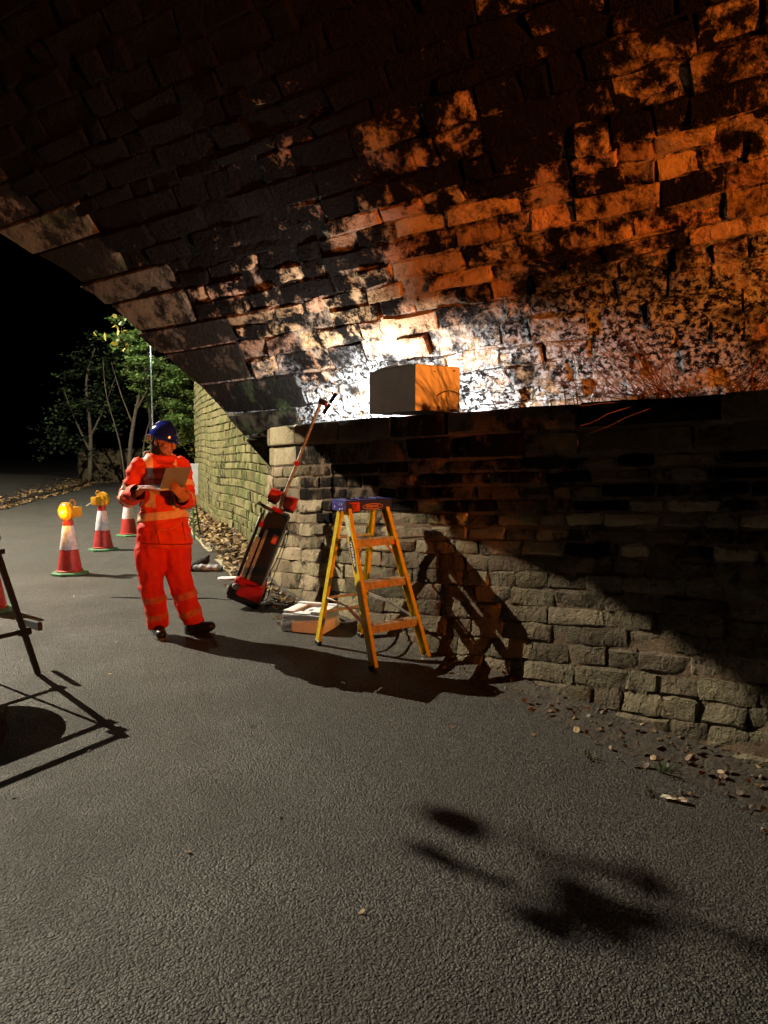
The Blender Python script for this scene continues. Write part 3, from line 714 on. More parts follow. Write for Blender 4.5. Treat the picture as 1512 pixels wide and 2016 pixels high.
MB().beam(Vector((-.22, .28, .30)), Vector((.02, .02, .335)), .03, .06, (0, 0, 1)).build('stay_bar', M_signframe, sign, bevel=.004, seg=1)

# ------------------------------------------------------------------ second sign with green legs behind the worker
M_green = plain('green_steel', (.03, .16, .05), .5, vary=.3, vscale=20)
gs_ = Vector((-3.30, 12.3, 0)); gsn = empty('trestle_sign', gs_, 'pale board on thin green legs behind the laptop', 'sign')
for x, y, xt in ((0, 0, -.10), (-.5, .05, -.44), (-.02, .5, -.10), (-.5, .5, -.44)):
    MB().beam((x, y, 0), (xt, .2, 1.25), .026, .026, (0, 1, 0)).build('leg', M_green, gsn, bevel=.002, seg=1)
for z, f in ((.25, .2), (.45, .36)): MB().beam((-.5 + .06 * f, .05 + .15 * f, z), (-.10 * f, .2 * f, z), .016, .016, (0, 1, 0)).build('rung', M_green, gsn, bevel=.002, seg=1)
s = MB(); s.box((-.25, .16, 1.05), (.60, .012, .55), Matrix.Rotation(-.12, 3, 'X')); s.build('board', plain('pale_board', (.55, .57, .58), .5, vary=.1), gsn, bevel=.004, seg=1)

# ================================================================== PERSON
M_hivis = plain('hi_vis_orange_cloth', (.86, .050, .008), .72, vary=.12, vscale=11, bscale=38, bstr=.35, bdist=.01)
M_tape = plain('reflective_tape', (.95, .56, .36), .45, vary=.18, vscale=45, bscale=140, bstr=.15, bdist=.002)
M_trous = plain('hi_vis_trouser_cloth', (.74, .020, .004), .75, vary=.12, vscale=10, bscale=34, bstr=.4, bdist=.01)
M_seam = plain('dark_seam', (.30, .012, .003), .8)
M_tapedim = plain('shaded_reflective_tape', (.62, .12, .05), .6, vary=.3, vscale=40)  # leg tape tinted dull to stand in for shade on the lower legs
M_skin = plain('skin', (.44, .17, .10), .5, vary=.18, vscale=30)
M_knit = plain('black_knit', (.010, .010, .011), .9, vary=.4, vscale=60, bscale=200, bstr=.5, bdist=.003)
M_fleece = plain('grey_hood_lining', (.30, .27, .25), .9, vary=.3, vscale=40, bscale=120, bstr=.5, bdist=.004)
M_helmet = plain('blue_helmet_shell', (.010, .022, .30), .16, vary=.12, vscale=30, coat=.6)
M_boot = plain('black_boot_leather', (.012, .011, .010), .45, vary=.4, vscale=40, bscale=80, bstr=.3, bdist=.003)
M_sole = plain('tan_boot_side', (.20, .17, .12), .8, vary=.4, vscale=30)
M_pipe = plain('pale_piping', (.85, .30, .16), .5, vary=.1)
M_eye = plain('dark_eye', (.03, .02, .018), .3)

def raw_obj(mb, name='tmp'):
    me = bpy.data.meshes.new(name); me.from_pydata(mb.v, [], mb.f)
    bm = bmesh.new(); bm.from_mesh(me); bmesh.ops.recalc_face_normals(bm, faces=bm.faces); bm.to_mesh(me); bm.free()
    o = bpy.data.objects.new(name, me); COL.objects.link(o); return o
def cap_prim(mb, p0, r0, p1, r1):
    p0, p1 = Vector(p0), Vector(p1); bm = bmesh.new()
    for p, r in ((p0, r0), (p1, r1)):
        rr = r if isinstance(r, tuple) else (r, r, r)
        res = bmesh.ops.create_icosphere(bm, subdivisions=2, radius=1)
        for v in res['verts']: v.co = p + Vector((v.co.x * rr[0], v.co.y * rr[1], v.co.z * rr[2]))
    h = bmesh.ops.convex_hull(bm, input=bm.verts)
    bmesh.ops.delete(bm, geom=[g for g in h['geom_interior'] if isinstance(g, bmesh.types.BMVert)], context='VERTS')
    bm.verts.index_update(); vs = [v.co.copy() for v in bm.verts]; fs = [[v.index for v in f.verts] for f in bm.faces]; bm.free()
    mb.add(vs, fs)
def ell_prim(mb, c, r, R=None):
    bm = bmesh.new(); bmesh.ops.create_icosphere(bm, subdivisions=3, radius=1); c = Vector(c)
    vs = []
    for v in bm.verts:
        q = Vector((v.co.x * r[0], v.co.y * r[1], v.co.z * r[2])); vs.append((R @ q if R is not None else q) + c)
    mb.add(vs, [[v.index for v in f.verts] for f in bm.faces]); bm.free()
def blob(mb, voxel, smooth=6, factor=.5):
    o = raw_obj(mb); m = o.modifiers.new('r', 'REMESH'); m.mode = 'VOXEL'; m.voxel_size = voxel; m.use_smooth_shade = True
    s = o.modifiers.new('s', 'SMOOTH'); s.iterations = smooth; s.factor = factor
    dg = bpy.context.evaluated_depsgraph_get(); me = bpy.data.meshes.new_from_object(o.evaluated_get(dg)); bpy.data.objects.remove(o)
    return me
def finish(me, name, mats, parent):
    me.name = name; me.materials.clear()
    for m in (mats if isinstance(mats, list) else [mats]): me.materials.append(m)
    me.polygons.foreach_set('use_smooth', [True] * len(me.polygons)); me.update()
    return link(bpy.data.objects.new(name, me), parent)
def folds(me, amp, scale, fn=None, seed=0):
    nrm = [v.normal.copy() for v in me.vertices]
    for v, n in zip(me.vertices, nrm):
        q = Vector((v.co.x, v.co.y, v.co.z)) * scale + Vector((seed, seed * 2, 0))
        if fn: q = fn(v.co, q)
        k = 1 - abs(mnoise.noise(q)) * 2.2; k2 = mnoise.noise(q * 2.3)
        v.co += n * (amp * (k * .7 + k2 * .5))
    me.update()
def cutmesh(me, cuts):
    """keep the +side of each (point, normal) plane, capped"""
    bm = bmesh.new(); bm.from_mesh(me)
    for co, no in cuts:
        r = bmesh.ops.bisect_plane(bm, geom=bm.verts[:] + bm.edges[:] + bm.faces[:], plane_co=co, plane_no=no, clear_inner=True)
        ed = [g for g in r['geom_cut'] if isinstance(g, bmesh.types.BMEdge)]
        bmesh.ops.holes_fill(bm, edges=ed, sides=0)
    bm.to_mesh(me); bm.free(); return me
def band(src, name, cuts, mask, mat, parent, lift=.004):
    """a strip of tape lying on a garment: cut between planes, filtered, lifted off the cloth"""
    bm = bmesh.new(); bm.from_mesh(src); bm.normal_update()
    for co, no in cuts:
        bmesh.ops.bisect_plane(bm, geom=bm.verts[:] + bm.edges[:] + bm.faces[:], plane_co=co, plane_no=no, clear_inner=True)
    if mask: bmesh.ops.delete(bm, geom=[f for f in bm.faces if not mask(f.calc_center_median())], context='FACES')
    bm.normal_update()
    for v in bm.verts: v.co += v.normal * lift
    me = bpy.data.meshes.new(name); bm.to_mesh(me); bm.free()
    return finish(me, name, mat, parent)

PO = Vector((-1.86, 5.93, 0))                       # person's origin on the road; coordinates below are relative to it
F_ = Vector((.68, -.733, 0)); R_ = Vector((-.733, -.68, 0)); U_ = Vector((0, 0, 1))
RB = Matrix((-R_, -F_, U_)).transposed()            # body frame: x to the worker's left, y backwards
SR, SL = Vector((-.145, -.105, 1.425)), Vector((.135, .11, 1.435))
ER, EL = Vector((-.262, -.075, 1.17)), Vector((.215, .0, 1.16))
WR_, WL_ = Vector((-.075, -.335, 1.235)), Vector((.245, -.285, 1.175))
HIP = Vector((.0, .0, .93)); HR, HL = Vector((-.075, -.045, .90)), Vector((.085, .045, .90))
KR, KL = Vector((-.085, -.075, .50)), Vector((.12, .01, .50))
AR, AL = Vector((-.055, -.02, .085)), Vector((.235, .02, .10))
HF = Vector((.92, -.38, -.26)).normalized()         # where the face points
HX = HF.cross(U_).normalized(); HU = HX.cross(HF).normalized()
HC = Vector((.045, -.04, 1.64))
RH = Matrix((HX, HF, HU)).transposed()              # head frame: x right of face, y forward, z up
def hd(x, y, z): return HC + RH @ Vector((x, y, z))

# body: one continuous skin mesh with head, neck, trunk, limbs and hands
b = MB()
ell_prim(b, hd(0, -.005, .03), (.073, .092, .100), RH); ell_prim(b, hd(0, .030, -.045), (.056, .060, .068), RH)
ell_prim(b, hd(0, .068, -.092), (.026, .022, .022), RH); cap_prim(b, hd(0, .088, .018), .010, hd(0, .112, -.028), .0145)
ell_prim(b, hd(0, .100, -.034), (.021, .012, .010), RH); ell_prim(b, hd(0, .088, -.062), (.026, .012, .0065), RH); ell_prim(b, hd(0, .084, -.074), (.022, .012, .008), RH)
for sx in (-1, 1):
    ell_prim(b, hd(sx * .036, .074, .030), (.024, .016, .009), RH); ell_prim(b, hd(sx * .046, .062, -.022), (.026, .028, .024), RH); ell_prim(b, hd(sx * .076, -.012, -.01), (.010, .022, .034), RH)
cap_prim(b, hd(0, -.03, -.05), .058, (.0, .01, 1.46), .068)
cap_prim(b, (.0, 0, 1.38), (.15, .11, .10), (.0, .01, 1.02), (.14, .10, .10)); cap_prim(b, SR, .055, SL, .055); ell_prim(b, HIP, (.15, .11, .12), RB)
for S_, E_l, W_l in ((SR, ER, WR_), (SL, EL, WL_)): cap_prim(b, S_, .052, E_l, .042); cap_prim(b, E_l, .042, W_l, .028)
for H_l, K_l, A_l in ((HR, KR, AR), (HL, KL, AL)): cap_prim(b, H_l, .085, K_l, .058); cap_prim(b, K_l, .058, A_l, .040)
def hand(mb, wrist, palm_c, fdir, pn, side, curls, thumb_dir):
    """palm plus five bent fingers; fdir points along the fingers, pn out of the palm"""
    fdir = Vector(fdir).normalized(); pn = Vector(pn); pn = (pn - fdir * pn.dot(fdir)).normalized(); ac = fdir.cross(pn).normalized() * side
    cap_prim(mb, wrist, .026, Vector(palm_c) - fdir * .03, .024)
    for q in range(4):
        o = (q - 1.5) * .019; cap_prim(mb, Vector(palm_c) - fdir * .035 + ac * o * .8, .0135, Vector(palm_c) + fdir * .042 + ac * o, .0115)
        L = (.040, .046, .043, .034)[q]; P = Vector(palm_c) + fdir * .045 + ac * o; dr = fdir.copy()
        for sgm in range(3):
            ang = curls[sgm]; dr = (dr * math.cos(ang) + pn * math.sin(ang)).normalized()
            pn2 = (pn - dr * pn.dot(dr)).normalized() if abs(pn.dot(dr)) < .98 else pn
            Q = P + dr * L * (.9, .68, .55)[sgm]; cap_prim(mb, P, .0098 - sgm * .0008, Q, .0090 - sgm * .0010); P = Q
    tb = Vector(palm_c) - fdir * .028 + ac * -.030; td = Vector(thumb_dir).normalized()
    t1 = tb + td * .040; t2 = t1 + (td * .75 + fdir * .45).normalized() * .034; t3 = t2 + (td * .3 + fdir * .8).normalized() * .026
    cap_prim(mb, tb, .014, t1, .0115); cap_prim(mb, t1, .0112, t2, .0100); cap_prim(mb, t2, .0098, t3, .0085)
LF = Vector((.91, -.42, 0)).normalized(); LWd = Vector((.42, .91, 0)).normalized()   # laptop: away from the worker / along the hinge
hand(b, WR_, (.000, -.385, 1.268), (.72, -.30, .02), (.0, .1, -1), 1, (.25, .45, .40), (.4, .7, -.1))
hand(b, WL_, (.275, -.330, 1.205), (-.38, -.52, .62), (-.55, .80, .25), 1, (.35, .55, .5), (-.1, .2, 1))
person_me = blob(b, .0048, 5, .45)
person = finish(person_me, 'person', M_skin, None); person.location = PO
tag(person, 'person in orange hi-vis workwear and blue helmet looking down at an open laptop', 'person')

# face details
eb = MB()
for sx in (-1, 1):
    ell_prim(eb, hd(sx * .033, .0835, .014), (.013, .006, .0055), RH)
eb.build('eyes', M_eye, person, 'all')
s = MB(); s.tube([tuple(hd(x, .0985 - abs(x) * .32, -.0675)) for x in np.linspace(-.021, .021, 7)], .0022, 6); s.build('mouth_line', M_eye, person, 'all')
for sx in (-1, 1):
    s = MB(); s.tube([tuple(hd(sx * x, .0925 - (x - .02) ** 2 * 14, .0375 + (x - .03) * .08)) for x in np.linspace(.014, .052, 6)], .0035, 6); s.build('eyebrow', M_eye, person, 'all')
# knitted hood under the helmet, leaving the face open
bm_ = MB(); ell_prim(bm_, hd(0, -.006, .034), (.081, .100, .106), RH); ell_prim(bm_, hd(0, -.03, -.045), (.077, .074, .09), RH); cap_prim(bm_, hd(0, -.035, -.07), .073, (.0, .015, 1.47), .082)
kn = blob(bm_, .007, 4); kb = bmesh.new(); kb.from_mesh(kn)
inv = RH.inverted(); dele = []
for v in kb.verts:
    q = inv @ (v.co - HC)
    if q.y > .018 and q.z < .050 and abs(q.x) < .074 and q.z > -.16: dele.append(v)
bmesh.ops.delete(kb, geom=dele, context='VERTS'); kb.to_mesh(kn); kb.free(); finish(kn, 'knitted_hood', M_knit, person)
# helmet
s = MB(); nn_ = 36; rows_ = []
for j in range(13):
    ph = math.radians(90 - j * 7.8); ring_ = []
    for q in range(nn_):
        a_ = 2 * math.pi * q / nn_; fwd = math.sin(a_); rx, ry = .104, .128
        z = .035 + .118 * math.sin(ph); k_ = math.cos(ph)
        if j == 12: k_ *= 1.03; z -= .008 + .012 * max(0, -fwd)
        ring_.append(hd(rx * k_ * math.cos(a_), -.008 + ry * k_ * fwd, z))
    rows_.append(ring_)
vs = [p for r_ in rows_ for p in r_]
fs = [(j * nn_ + q, j * nn_ + (q + 1) % nn_, (j + 1) * nn_ + (q + 1) % nn_, (j + 1) * nn_ + q) for j in range(12) for q in range(nn_)]
s.add(vs, fs); helmet = s.build('helmet', M_helmet, person, 'all')
sm = helmet.modifiers.new('thick', 'SOLIDIFY'); sm.thickness = .004
s = MB(); pk = []
for q in range(13):
    a_ = math.radians(28 + q * 124 / 12); ca, sa = math.cos(a_), math.sin(a_); k_ = math.sin((q + .0) / 12 * math.pi)
    pk += [hd(.102 * ca, -.008 + .126 * sa, .040), hd(.104 * ca, -.008 + (.130 + .040 * k_) * sa, .030 - .014 * k_), hd(.102 * ca, -.008 + (.128 + .038 * k_) * sa, .025 - .014 * k_), hd(.100 * ca, -.008 + .121 * sa, .034)]
s.add(pk, [(q * 4 + m, q * 4 + (m + 1) % 4, q * 4 + 4 + (m + 1) % 4, q * 4 + 4 + m) for q in range(12) for m in range(4)] + [(0, 1, 2, 3), (51, 50, 49, 48)]); s.build('peak', M_helmet, helmet, 'all')
s = MB(); s.tube([tuple(hd(0, -.008 + .130 * math.cos(t), .037 + .121 * math.sin(t))) for t in np.linspace(.35, 2.75, 18)], .009, 8); s.build('crown_ridge', M_helmet, helmet, 'all')
for x_, y_, z_ in ((.096, -.075, .01), (.06, -.118, .0), (-.096, -.075, .01)): MB().box(hd(x_, y_, z_), (.014, .03, .05), RH).build('slot_bracket', M_fleece, helmet, bevel=.004)
for sx in (-1, 1):
    s = MB(); s.tube([tuple(hd(sx * .084, -.01, .03)), tuple(hd(sx * .078, .02, -.05)), tuple(hd(sx * .045, .055, -.108)), tuple(hd(0, .066, -.120))], .005, 6); s.build('chin_strap', M_knit, helmet, 'all')

# jacket
b = MB()
cap_prim(b, (.0, .0, 1.38), (.155, .125, .09), (.0, .01, 1.16), (.17, .145, .12)); cap_prim(b, (.0, .01, 1.16), (.17, .145, .12), (.02, .01, .80), (.222, .19, .10))
cap_prim(b, SR + Vector((.03, 0, -.02)), .07, SL + Vector((-.03, 0, -.02)), .07); cap_prim(b, SR + Vector((.05, .01, .01)), .055, (0, 0, 1.49), .07); cap_prim(b, SL + Vector((-.05, 0, .01)), .055, (0, 0, 1.49), .07)
for S_, E_l, W_l in ((SR, ER, WR_), (SL, EL, WL_)):
    cap_prim(b, S_, .074, E_l, .072); cap_prim(b, E_l, .074, W_l, .056)
    d_ = (W_l - E_l).normalized()
jk = blob(b, .011, 5)
def jf(co, q):
    return Vector((q.x, q.y, q.z * 1.9))
folds(jk, .017, 6.0, jf, 3); folds(jk, .009, 14.0, jf, 9)
cuts = [((0, 0, .765), (0.06, 0, 1))]
jk = cutmesh(jk, cuts)
for W_l, E_l in ((WR_, ER), (WL_, EL)):
    d_ = (W_l - E_l).normalized(); kb = bmesh.new(); kb.from_mesh(jk)
    bmesh.ops.delete(kb, geom=[v for v in kb.verts if (v.co - W_l).dot(d_) > .0 and (v.co - W_l).length < .075], context='VERTS'); kb.to_mesh(jk); kb.free()
jacket = finish(jk, 'jacket', M_hivis, person)
nb = Vector((.0, .0, 0))
tor = lambda c: (Vector((c.x, c.y)).length < .26 and (c - ER).length > .13 and (c - WR_).length > .12 and (c - EL).length > .12 and (c - WL_).length > .12)
wn = Vector((-.10, .05, 1)).normalized()
band(jk, 'waist_tape', [((0, -.15, .995), wn), ((0, -.15, 1.058), -wn)], lambda c: c.x < .30 and (c - (ER + WR_) / 2).length > .02 and c.z < 1.12 and Vector((c.x - .0, c.y)).length < .30 and not ((c - ER).length < .11), M_tape, jacket)
for x0 in (-.128, .085):
    ax = -R_
    band(jk, 'brace_tape', [(ax * (x0 - .028) + Vector((0, 0, 0)), ax), (ax * (x0 + .028), -ax)], lambda c: 1.10 < c.z and (c - (ER + SR) / 2).length > .10 and (c - ER).length > .14 and (c - (WR_ + ER) / 2).length > .14 and (c - WR_).length > .15 and (c - WL_).length > .16 and (c - (WL_ + EL) / 2).length > .12, M_tape, jacket)
for S_, E_l, W_l in ((SR, ER, WR_), (SL, EL, WL_)):
    du = (E_l - S_).normalized(); p0 = S_ + du * .165; p1 = S_ + du * .215
    band(jk, 'sleeve_tape', [(p0, du), (p1, -du)], lambda c, S_=S_, E_l=E_l: (c - (S_ + (E_l - S_) * .62)).length < .125, M_tape, jacket)
    du = (W_l - E_l).normalized(); p0 = E_l + du * .055; p1 = E_l + du * .115
    band(jk, 'sleeve_tape', [(p0, du), (p1, -du)], lambda c, E_l=E_l, du=du: (c - (E_l + du * .085)).length < .125, M_tape, jacket)
# collar, zip, pocket, hem piping
s = MB(); cn = 28; cr = []
for q in range(cn + 1):
    a_ = math.radians(-62 + q * (304) / cn) ; d_ = RB @ Vector((math.sin(a_ + math.pi) * 1.0, math.cos(a_ + math.pi) * -1, 0))
    rr_ = .088; hgt = .085 + .02 * math.cos(a_)
    for (r_, z_) in ((.100, 1.455), (.112, 1.455 + hgt * .6), (.118, 1.455 + hgt), (.104, 1.455 + hgt - .005), (.090, 1.47)): cr.append(Vector((.01, .0, z_)) + d_ * r_)
s.add(cr, [(q * 5 + m, q * 5 + (m + 1) % 5, q * 5 + 5 + (m + 1) % 5, q * 5 + 5 + m) for q in range(cn) for m in range(5)]); s.build('collar', M_hivis, jacket, 'all')
s = MB(); b2 = MB()
for q in range(9):
    a_ = math.radians(100 + q * 20); d_ = RB @ Vector((math.cos(a_ + math.pi), math.sin(a_), 0)); 
cap_prim(b2, (.0 + .10 * -F_.x - .05, -.10 * F_.y + .0, 1.525), (.05, .05, .032), (.0 - .10 * F_.x + .05, -.10 * F_.y + .05, 1.53), (.045, .045, .03)); cap_prim(b2, (-.105, -.02, 1.535), (.03, .04, .028), (-.06, .07, 1.535), (.045, .045, .03))
hm = blob(b2, .008, 4); finish(hm, 'hood_roll', M_fleece, jacket)
def on_jacket(x, z, fwd=.4):
    """point on the jacket front: x to the worker's left, height z"""
    o_ = -R_ * x + F_ * fwd + Vector((0, 0, z)); hit, loc, nrm, _ = jacket.ray_cast(o_, -F_)
    return (loc + nrm * .004) if hit else (o_ - F_ * (fwd - .16))
bpy.context.view_layer.update()
def strip_on(name, pts, r, mat): 
    MB().tube([tuple(p) for p in pts], r, 6).build(name, mat, jacket, 'all')
strip_on('zip_seam', [on_jacket(.005, z, .3) for z in np.linspace(1.43, 1.30, 8)], .004, M_seam)
strip_on('pocket_piping', [on_jacket(x, .925 + (.035 if x > .0 else 0) * (x) / .12 + z_, .5) for x, z_ in ((-.12, 0), (-.05, -.008), (.02, .0), (.07, .02), (.09, .06))], .003, M_pipe)
strip_on('pocket_edge', [on_jacket(x, z, .5) for x, z in ((-.115, .92), (-.11, .86), (-.10, .80))], .0035, M_seam)

strip_on('hem_seam', [on_jacket(x, .795 - .06 * x, .6) for x in np.linspace(-.19, .17, 14)], .0045, M_seam)
strip_on('pocket_edge', [on_jacket(x, z, .5) for x, z in ((.085, .975), (.095, .90), (.10, .82))], .0035, M_seam)
strip_on('chest_seam', [on_jacket(x, 1.335 + .01 * math.sin(x * 20), .5) for x in np.linspace(-.12, -.03, 6)], .0035, M_seam)
# trousers
b = MB()
ell_prim(b, (.005, .0, .86), (.155, .125, .12), RB)
for H_l, K_l, A_l, r0 in ((HR, KR, AR, .112), (HL, KL, AL, .112)):
    cap_prim(b, H_l, r0, K_l, .100); cap_prim(b, K_l, .100, A_l + Vector((0, 0, .02)), .086)
    cap_prim(b, H_l + (K_l - H_l) * .45 + R_ * (.05 if H_l is HR else -.05), (.08, .08, .10), K_l + (H_l - K_l) * .25 + R_ * (.035 if H_l is HR else -.035), (.08, .08, .06))
cap_prim(b, (.0, 0, .82), (.12, .09, .08), (.01, -.01, .60), (.07, .07, .06))
tm = blob(b, .011, 5); folds(tm, .016, 6.5, lambda co, q: Vector((q.x * 1.3, q.y * 1.3, q.z * .8)), 5); folds(tm, .008, 14, None, 2)
tm = cutmesh(tm, [((0, 0, .075), (-.12, 0, 1))])
trousers = finish(tm, 'trousers', M_trous, person)
for K_l, A_l in ((KR, AR), (KL, AL)):
    d_ = (A_l - K_l).normalized()
    for f0 in (.14, .295):
        band(tm, 'leg_tape', [(K_l + d_ * f0, d_), (K_l + d_ * (f0 + .055), -d_)], lambda c, K_l=K_l, A_l=A_l, f0=f0, d_=d_: (c - (K_l + d_ * (f0 + .027))).length < .125, M_tapedim, trousers)
# boots
for nm, A_l, fd, lift in (('boot', AR, Vector((.45, -.89, 0)).normalized(), 0), ('boot', AL, Vector((.96, -.28, .10)).normalized(), .0)):
    b = MB(); base = Vector((A_l.x, A_l.y, .05))
    cap_prim(b, A_l + Vector((0, 0, .05)), .058, base - fd * .02, .052); cap_prim(b, base - fd * .045, (.042, .042, .045), base + fd * .12 + Vector((0, 0, -.002)), (.050, .050, .044)); cap_prim(b, base + fd * .06 + Vector((0, 0, .015)), .05, base + fd * .165 + Vector((0, 0, .0 + (fd.z * .16))), (.046, .046, .042))
    bt = cutmesh(blob(b, .009, 4), [((0, 0, .012), (0, 0, 1))]); bo = finish(bt, nm, M_boot, person)
    s = MB(); sd = Vector((-fd.y, fd.x, 0)); sol = []
    for q in range(20):
        a_ = 2 * math.pi * q / 20; x_ = math.cos(a_); w_ = .050 if x_ > 0 else .043
        sol.append((base.x + fd.x * (.06 + x_ * .145) + sd.x * math.sin(a_) * w_, base.y + fd.y * (.06 + x_ * .145) + sd.y * math.sin(a_) * w_))
    s.prism(sol, (0, 0, .002), (1, 0, 0), (0, 1, 0), (0, 0, 1), .024); s.build('sole', M_sole if A_l is AR else M_boot, bo, bevel=.003, seg=1)

# ------------------------------------------------------------------ laptop held by the person
M_lap = plain('grey_laptop_lid', (.20, .20, .20), .45, vary=.08, vscale=8)
M_keys = plain('laptop_keys', (.08, .08, .09), .5, vary=.3, vscale=60)
M_paper = plain('pale_laptop_deck', (.62, .60, .66), .45, vary=.08)
M_screen = plain('laptop_screen', (.02, .022, .03), .2, emit=(.6, .7, .9), estr=.35, vary=.05)
LP1 = PO + Vector((.125, -.450, 1.262)); lz = (Vector((0, 0, 1)) + LF * .10).normalized(); ly = LWd; lx = LF - lz * LF.dot(lz); lx.normalize(); lz = lx.cross(ly)
lap = empty('laptop', LP1, 'open grey laptop held up by the worker', 'laptop', matrix=basis(lx, ly, lz, LP1))
s = MB(); s.box((-.115, .145, -.004), (.225, .29, .016)); deck = s.build('deck', M_paper, lap, bevel=.005, seg=2)
s = MB()
for r_ in range(5):
    for c_ in range(12): s.box((-.05 - r_ * .022, .022 + c_ * .0222, .0050), (.017, .018, .003))
s.build('keyboard', M_keys, deck)
td = math.radians(72); ld_ = Vector((math.cos(td), 0, math.sin(td)))
lidR = Matrix((ld_, Vector((0, 1, 0)), ld_.cross(Vector((0, 1, 0))))).transposed()
s = MB(); s.box(Vector((.004, .145, .006)) + ld_ * .088, (.176, .28, .010), lidR); lid = s.build('lid', M_lap, lap, bevel=.004, seg=2)
nn2 = ld_.cross(Vector((0, 1, 0))); sgn_ = 1 if nn2.x < 0 else -1
s = MB(); s.box(Vector((.004, .145, .006)) + ld_ * .09 + nn2 * sgn_ * .0056, (.152, .255, .001), lidR); s.build('screen', M_screen, lid)

# ================================================================== GROUND DETAIL AND PLANTING
def leaf_mat(name, c1, c2, trans=.25):
    m, nt, b = new_mat(name); p = pos(nt)
    f = noise_tex(nt, p, 23, 3, .6); col = mixc(nt, ramp(nt, f, .32, .68), c1, c2); nt.links.new(col, b.inputs['Base Color'])
    b.inputs['Roughness'].default_value = .6
    if trans:
        t = N(nt, 'ShaderNodeBsdfTranslucent'); nt.links.new(col, t.inputs['Color']); mx = N(nt, 'ShaderNodeMixShader'); mx.inputs[0].default_value = trans
        nt.links.new(b.outputs[0], mx.inputs[1]); nt.links.new(t.outputs[0], mx.inputs[2]); nt.links.new(mx.outputs[0], nt.nodes['Material Output'].inputs['Surface'])
    return m
M_lit = [leaf_mat('fallen_leaf_tan', (.24, .16, .07), (.42, .30, .13), 0), leaf_mat('fallen_leaf_brown', (.10, .055, .025), (.20, .12, .06), 0), leaf_mat('fallen_leaf_dark', (.035, .022, .014), (.09, .055, .03), 0)]
M_leafg = leaf_mat('green_leaf', (.07, .13, .025), (.14, .22, .05)); M_leafd = leaf_mat('dark_leaf', (.03, .06, .015), (.06, .10, .03)); M_leafv = leaf_mat('unlit_dark_leaf', (.006, .011, .004), (.013, .022, .008)); M_leafy = leaf_mat('autumn_leaf', (.30, .28, .03), (.40, .34, .06))  # M_leafv: near-black in colour, standing in for leaves the lamp misses
M_bark = plain('bark', (.075, .06, .042), .9, vary=.5, vscale=12, bscale=40, bstr=.8, bdist=.02)
M_twig = plain('dead_brown_stem', (.10, .042, .02), .85, vary=.4, vscale=40)
rnd = random.Random(3)
LEAF = [(-.5, 0), (-.2, .28), (.15, .30), (.5, .02), (.18, -.27), (-.2, -.30)]
def add_leaf(mb, P, size, nrm, mi, curl=.25):
    nrm = Vector(nrm).normalized(); t = nrm.orthogonal().normalized(); t = Matrix.Rotation(rnd.uniform(0, 6.283), 3, nrm) @ t; s_ = nrm.cross(t)
    k = rnd.uniform(.75, 1.3); vs = [Vector(P) + t * x * size + s_ * y * size * k + nrm * (abs(x) * size * curl * rnd.uniform(.2, 1) + rnd.uniform(-.04, .04) * size) for x, y in LEAF]
    mb.cur = mi; mb.add(vs, [(0, 1, 4, 5), (1, 2, 3, 4)])
# dirt verge between the painted line and the wing wall
def ribbon(name, L, Rr, z, mat, kind, label=None):
    mb = MB(); n = len(L); mb.add([(x, y, z) for x, y in L] + [(x, y, z) for x, y in Rr], [(i, i + 1, n + i + 1, n + i) for i in range(n - 1)])
    o = mb.build(name, mat); return tag(o, label, kind=kind)
mid = [(-5.62, 21.5), (-4.78, 17.8), (-3.85, 14.2), (-2.95, 11.7), (-2.1, 9.45), (-1.72, 8.5)]
seg = catmull(mid, 6)
lw = []; rw = []
for i, q in enumerate(seg):
    t = seg[min(i + 1, len(seg) - 1)] - seg[max(i - 1, 0)]; t = t / np.linalg.norm(t); nn_ = np.array([t[1], -t[0]]); w = .075 + .012 * math.sin(i * 2.1)
    lw.append(tuple(q - nn_ * w)); rw.append(tuple(q + nn_ * w))
cut = 21
ribbon('edge_line', lw[:cut], rw[:cut], .006, M_line, 'structure', 'worn pale line painted along the road edge'); ribbon('edge_line', lw[cut + 1:], rw[cut + 1:], .006, M_line, 'structure', 'worn pale line painted along the road edge')
vg = [gplan(u) for u in np.linspace(.0, gl[-2], len(rw))][::-1]
mb = MB(); n = len(rw)
for j in range(6):
    f = j / 5
    for i in range(n):
        a_ = Vector((*rw[i], 0)); b_ = vg[i]; P = a_.lerp(b_, f); mb.v.append((P.x, P.y, .004 + .10 * f * f + .03 * mnoise.noise(Vector((P.x * 3, P.y * 3, 0))) * f))
mb.f = [(j * n + i, j * n + i + 1, (j + 1) * n + i + 1, (j + 1) * n + i) for j in range(5) for i in range(n - 1)]; mb.mi = [0] * len(mb.f)
tag(mb.build('verge', M_dirt, None, 'all'), 'dirt verge at the foot of the mossy wall', kind='structure')
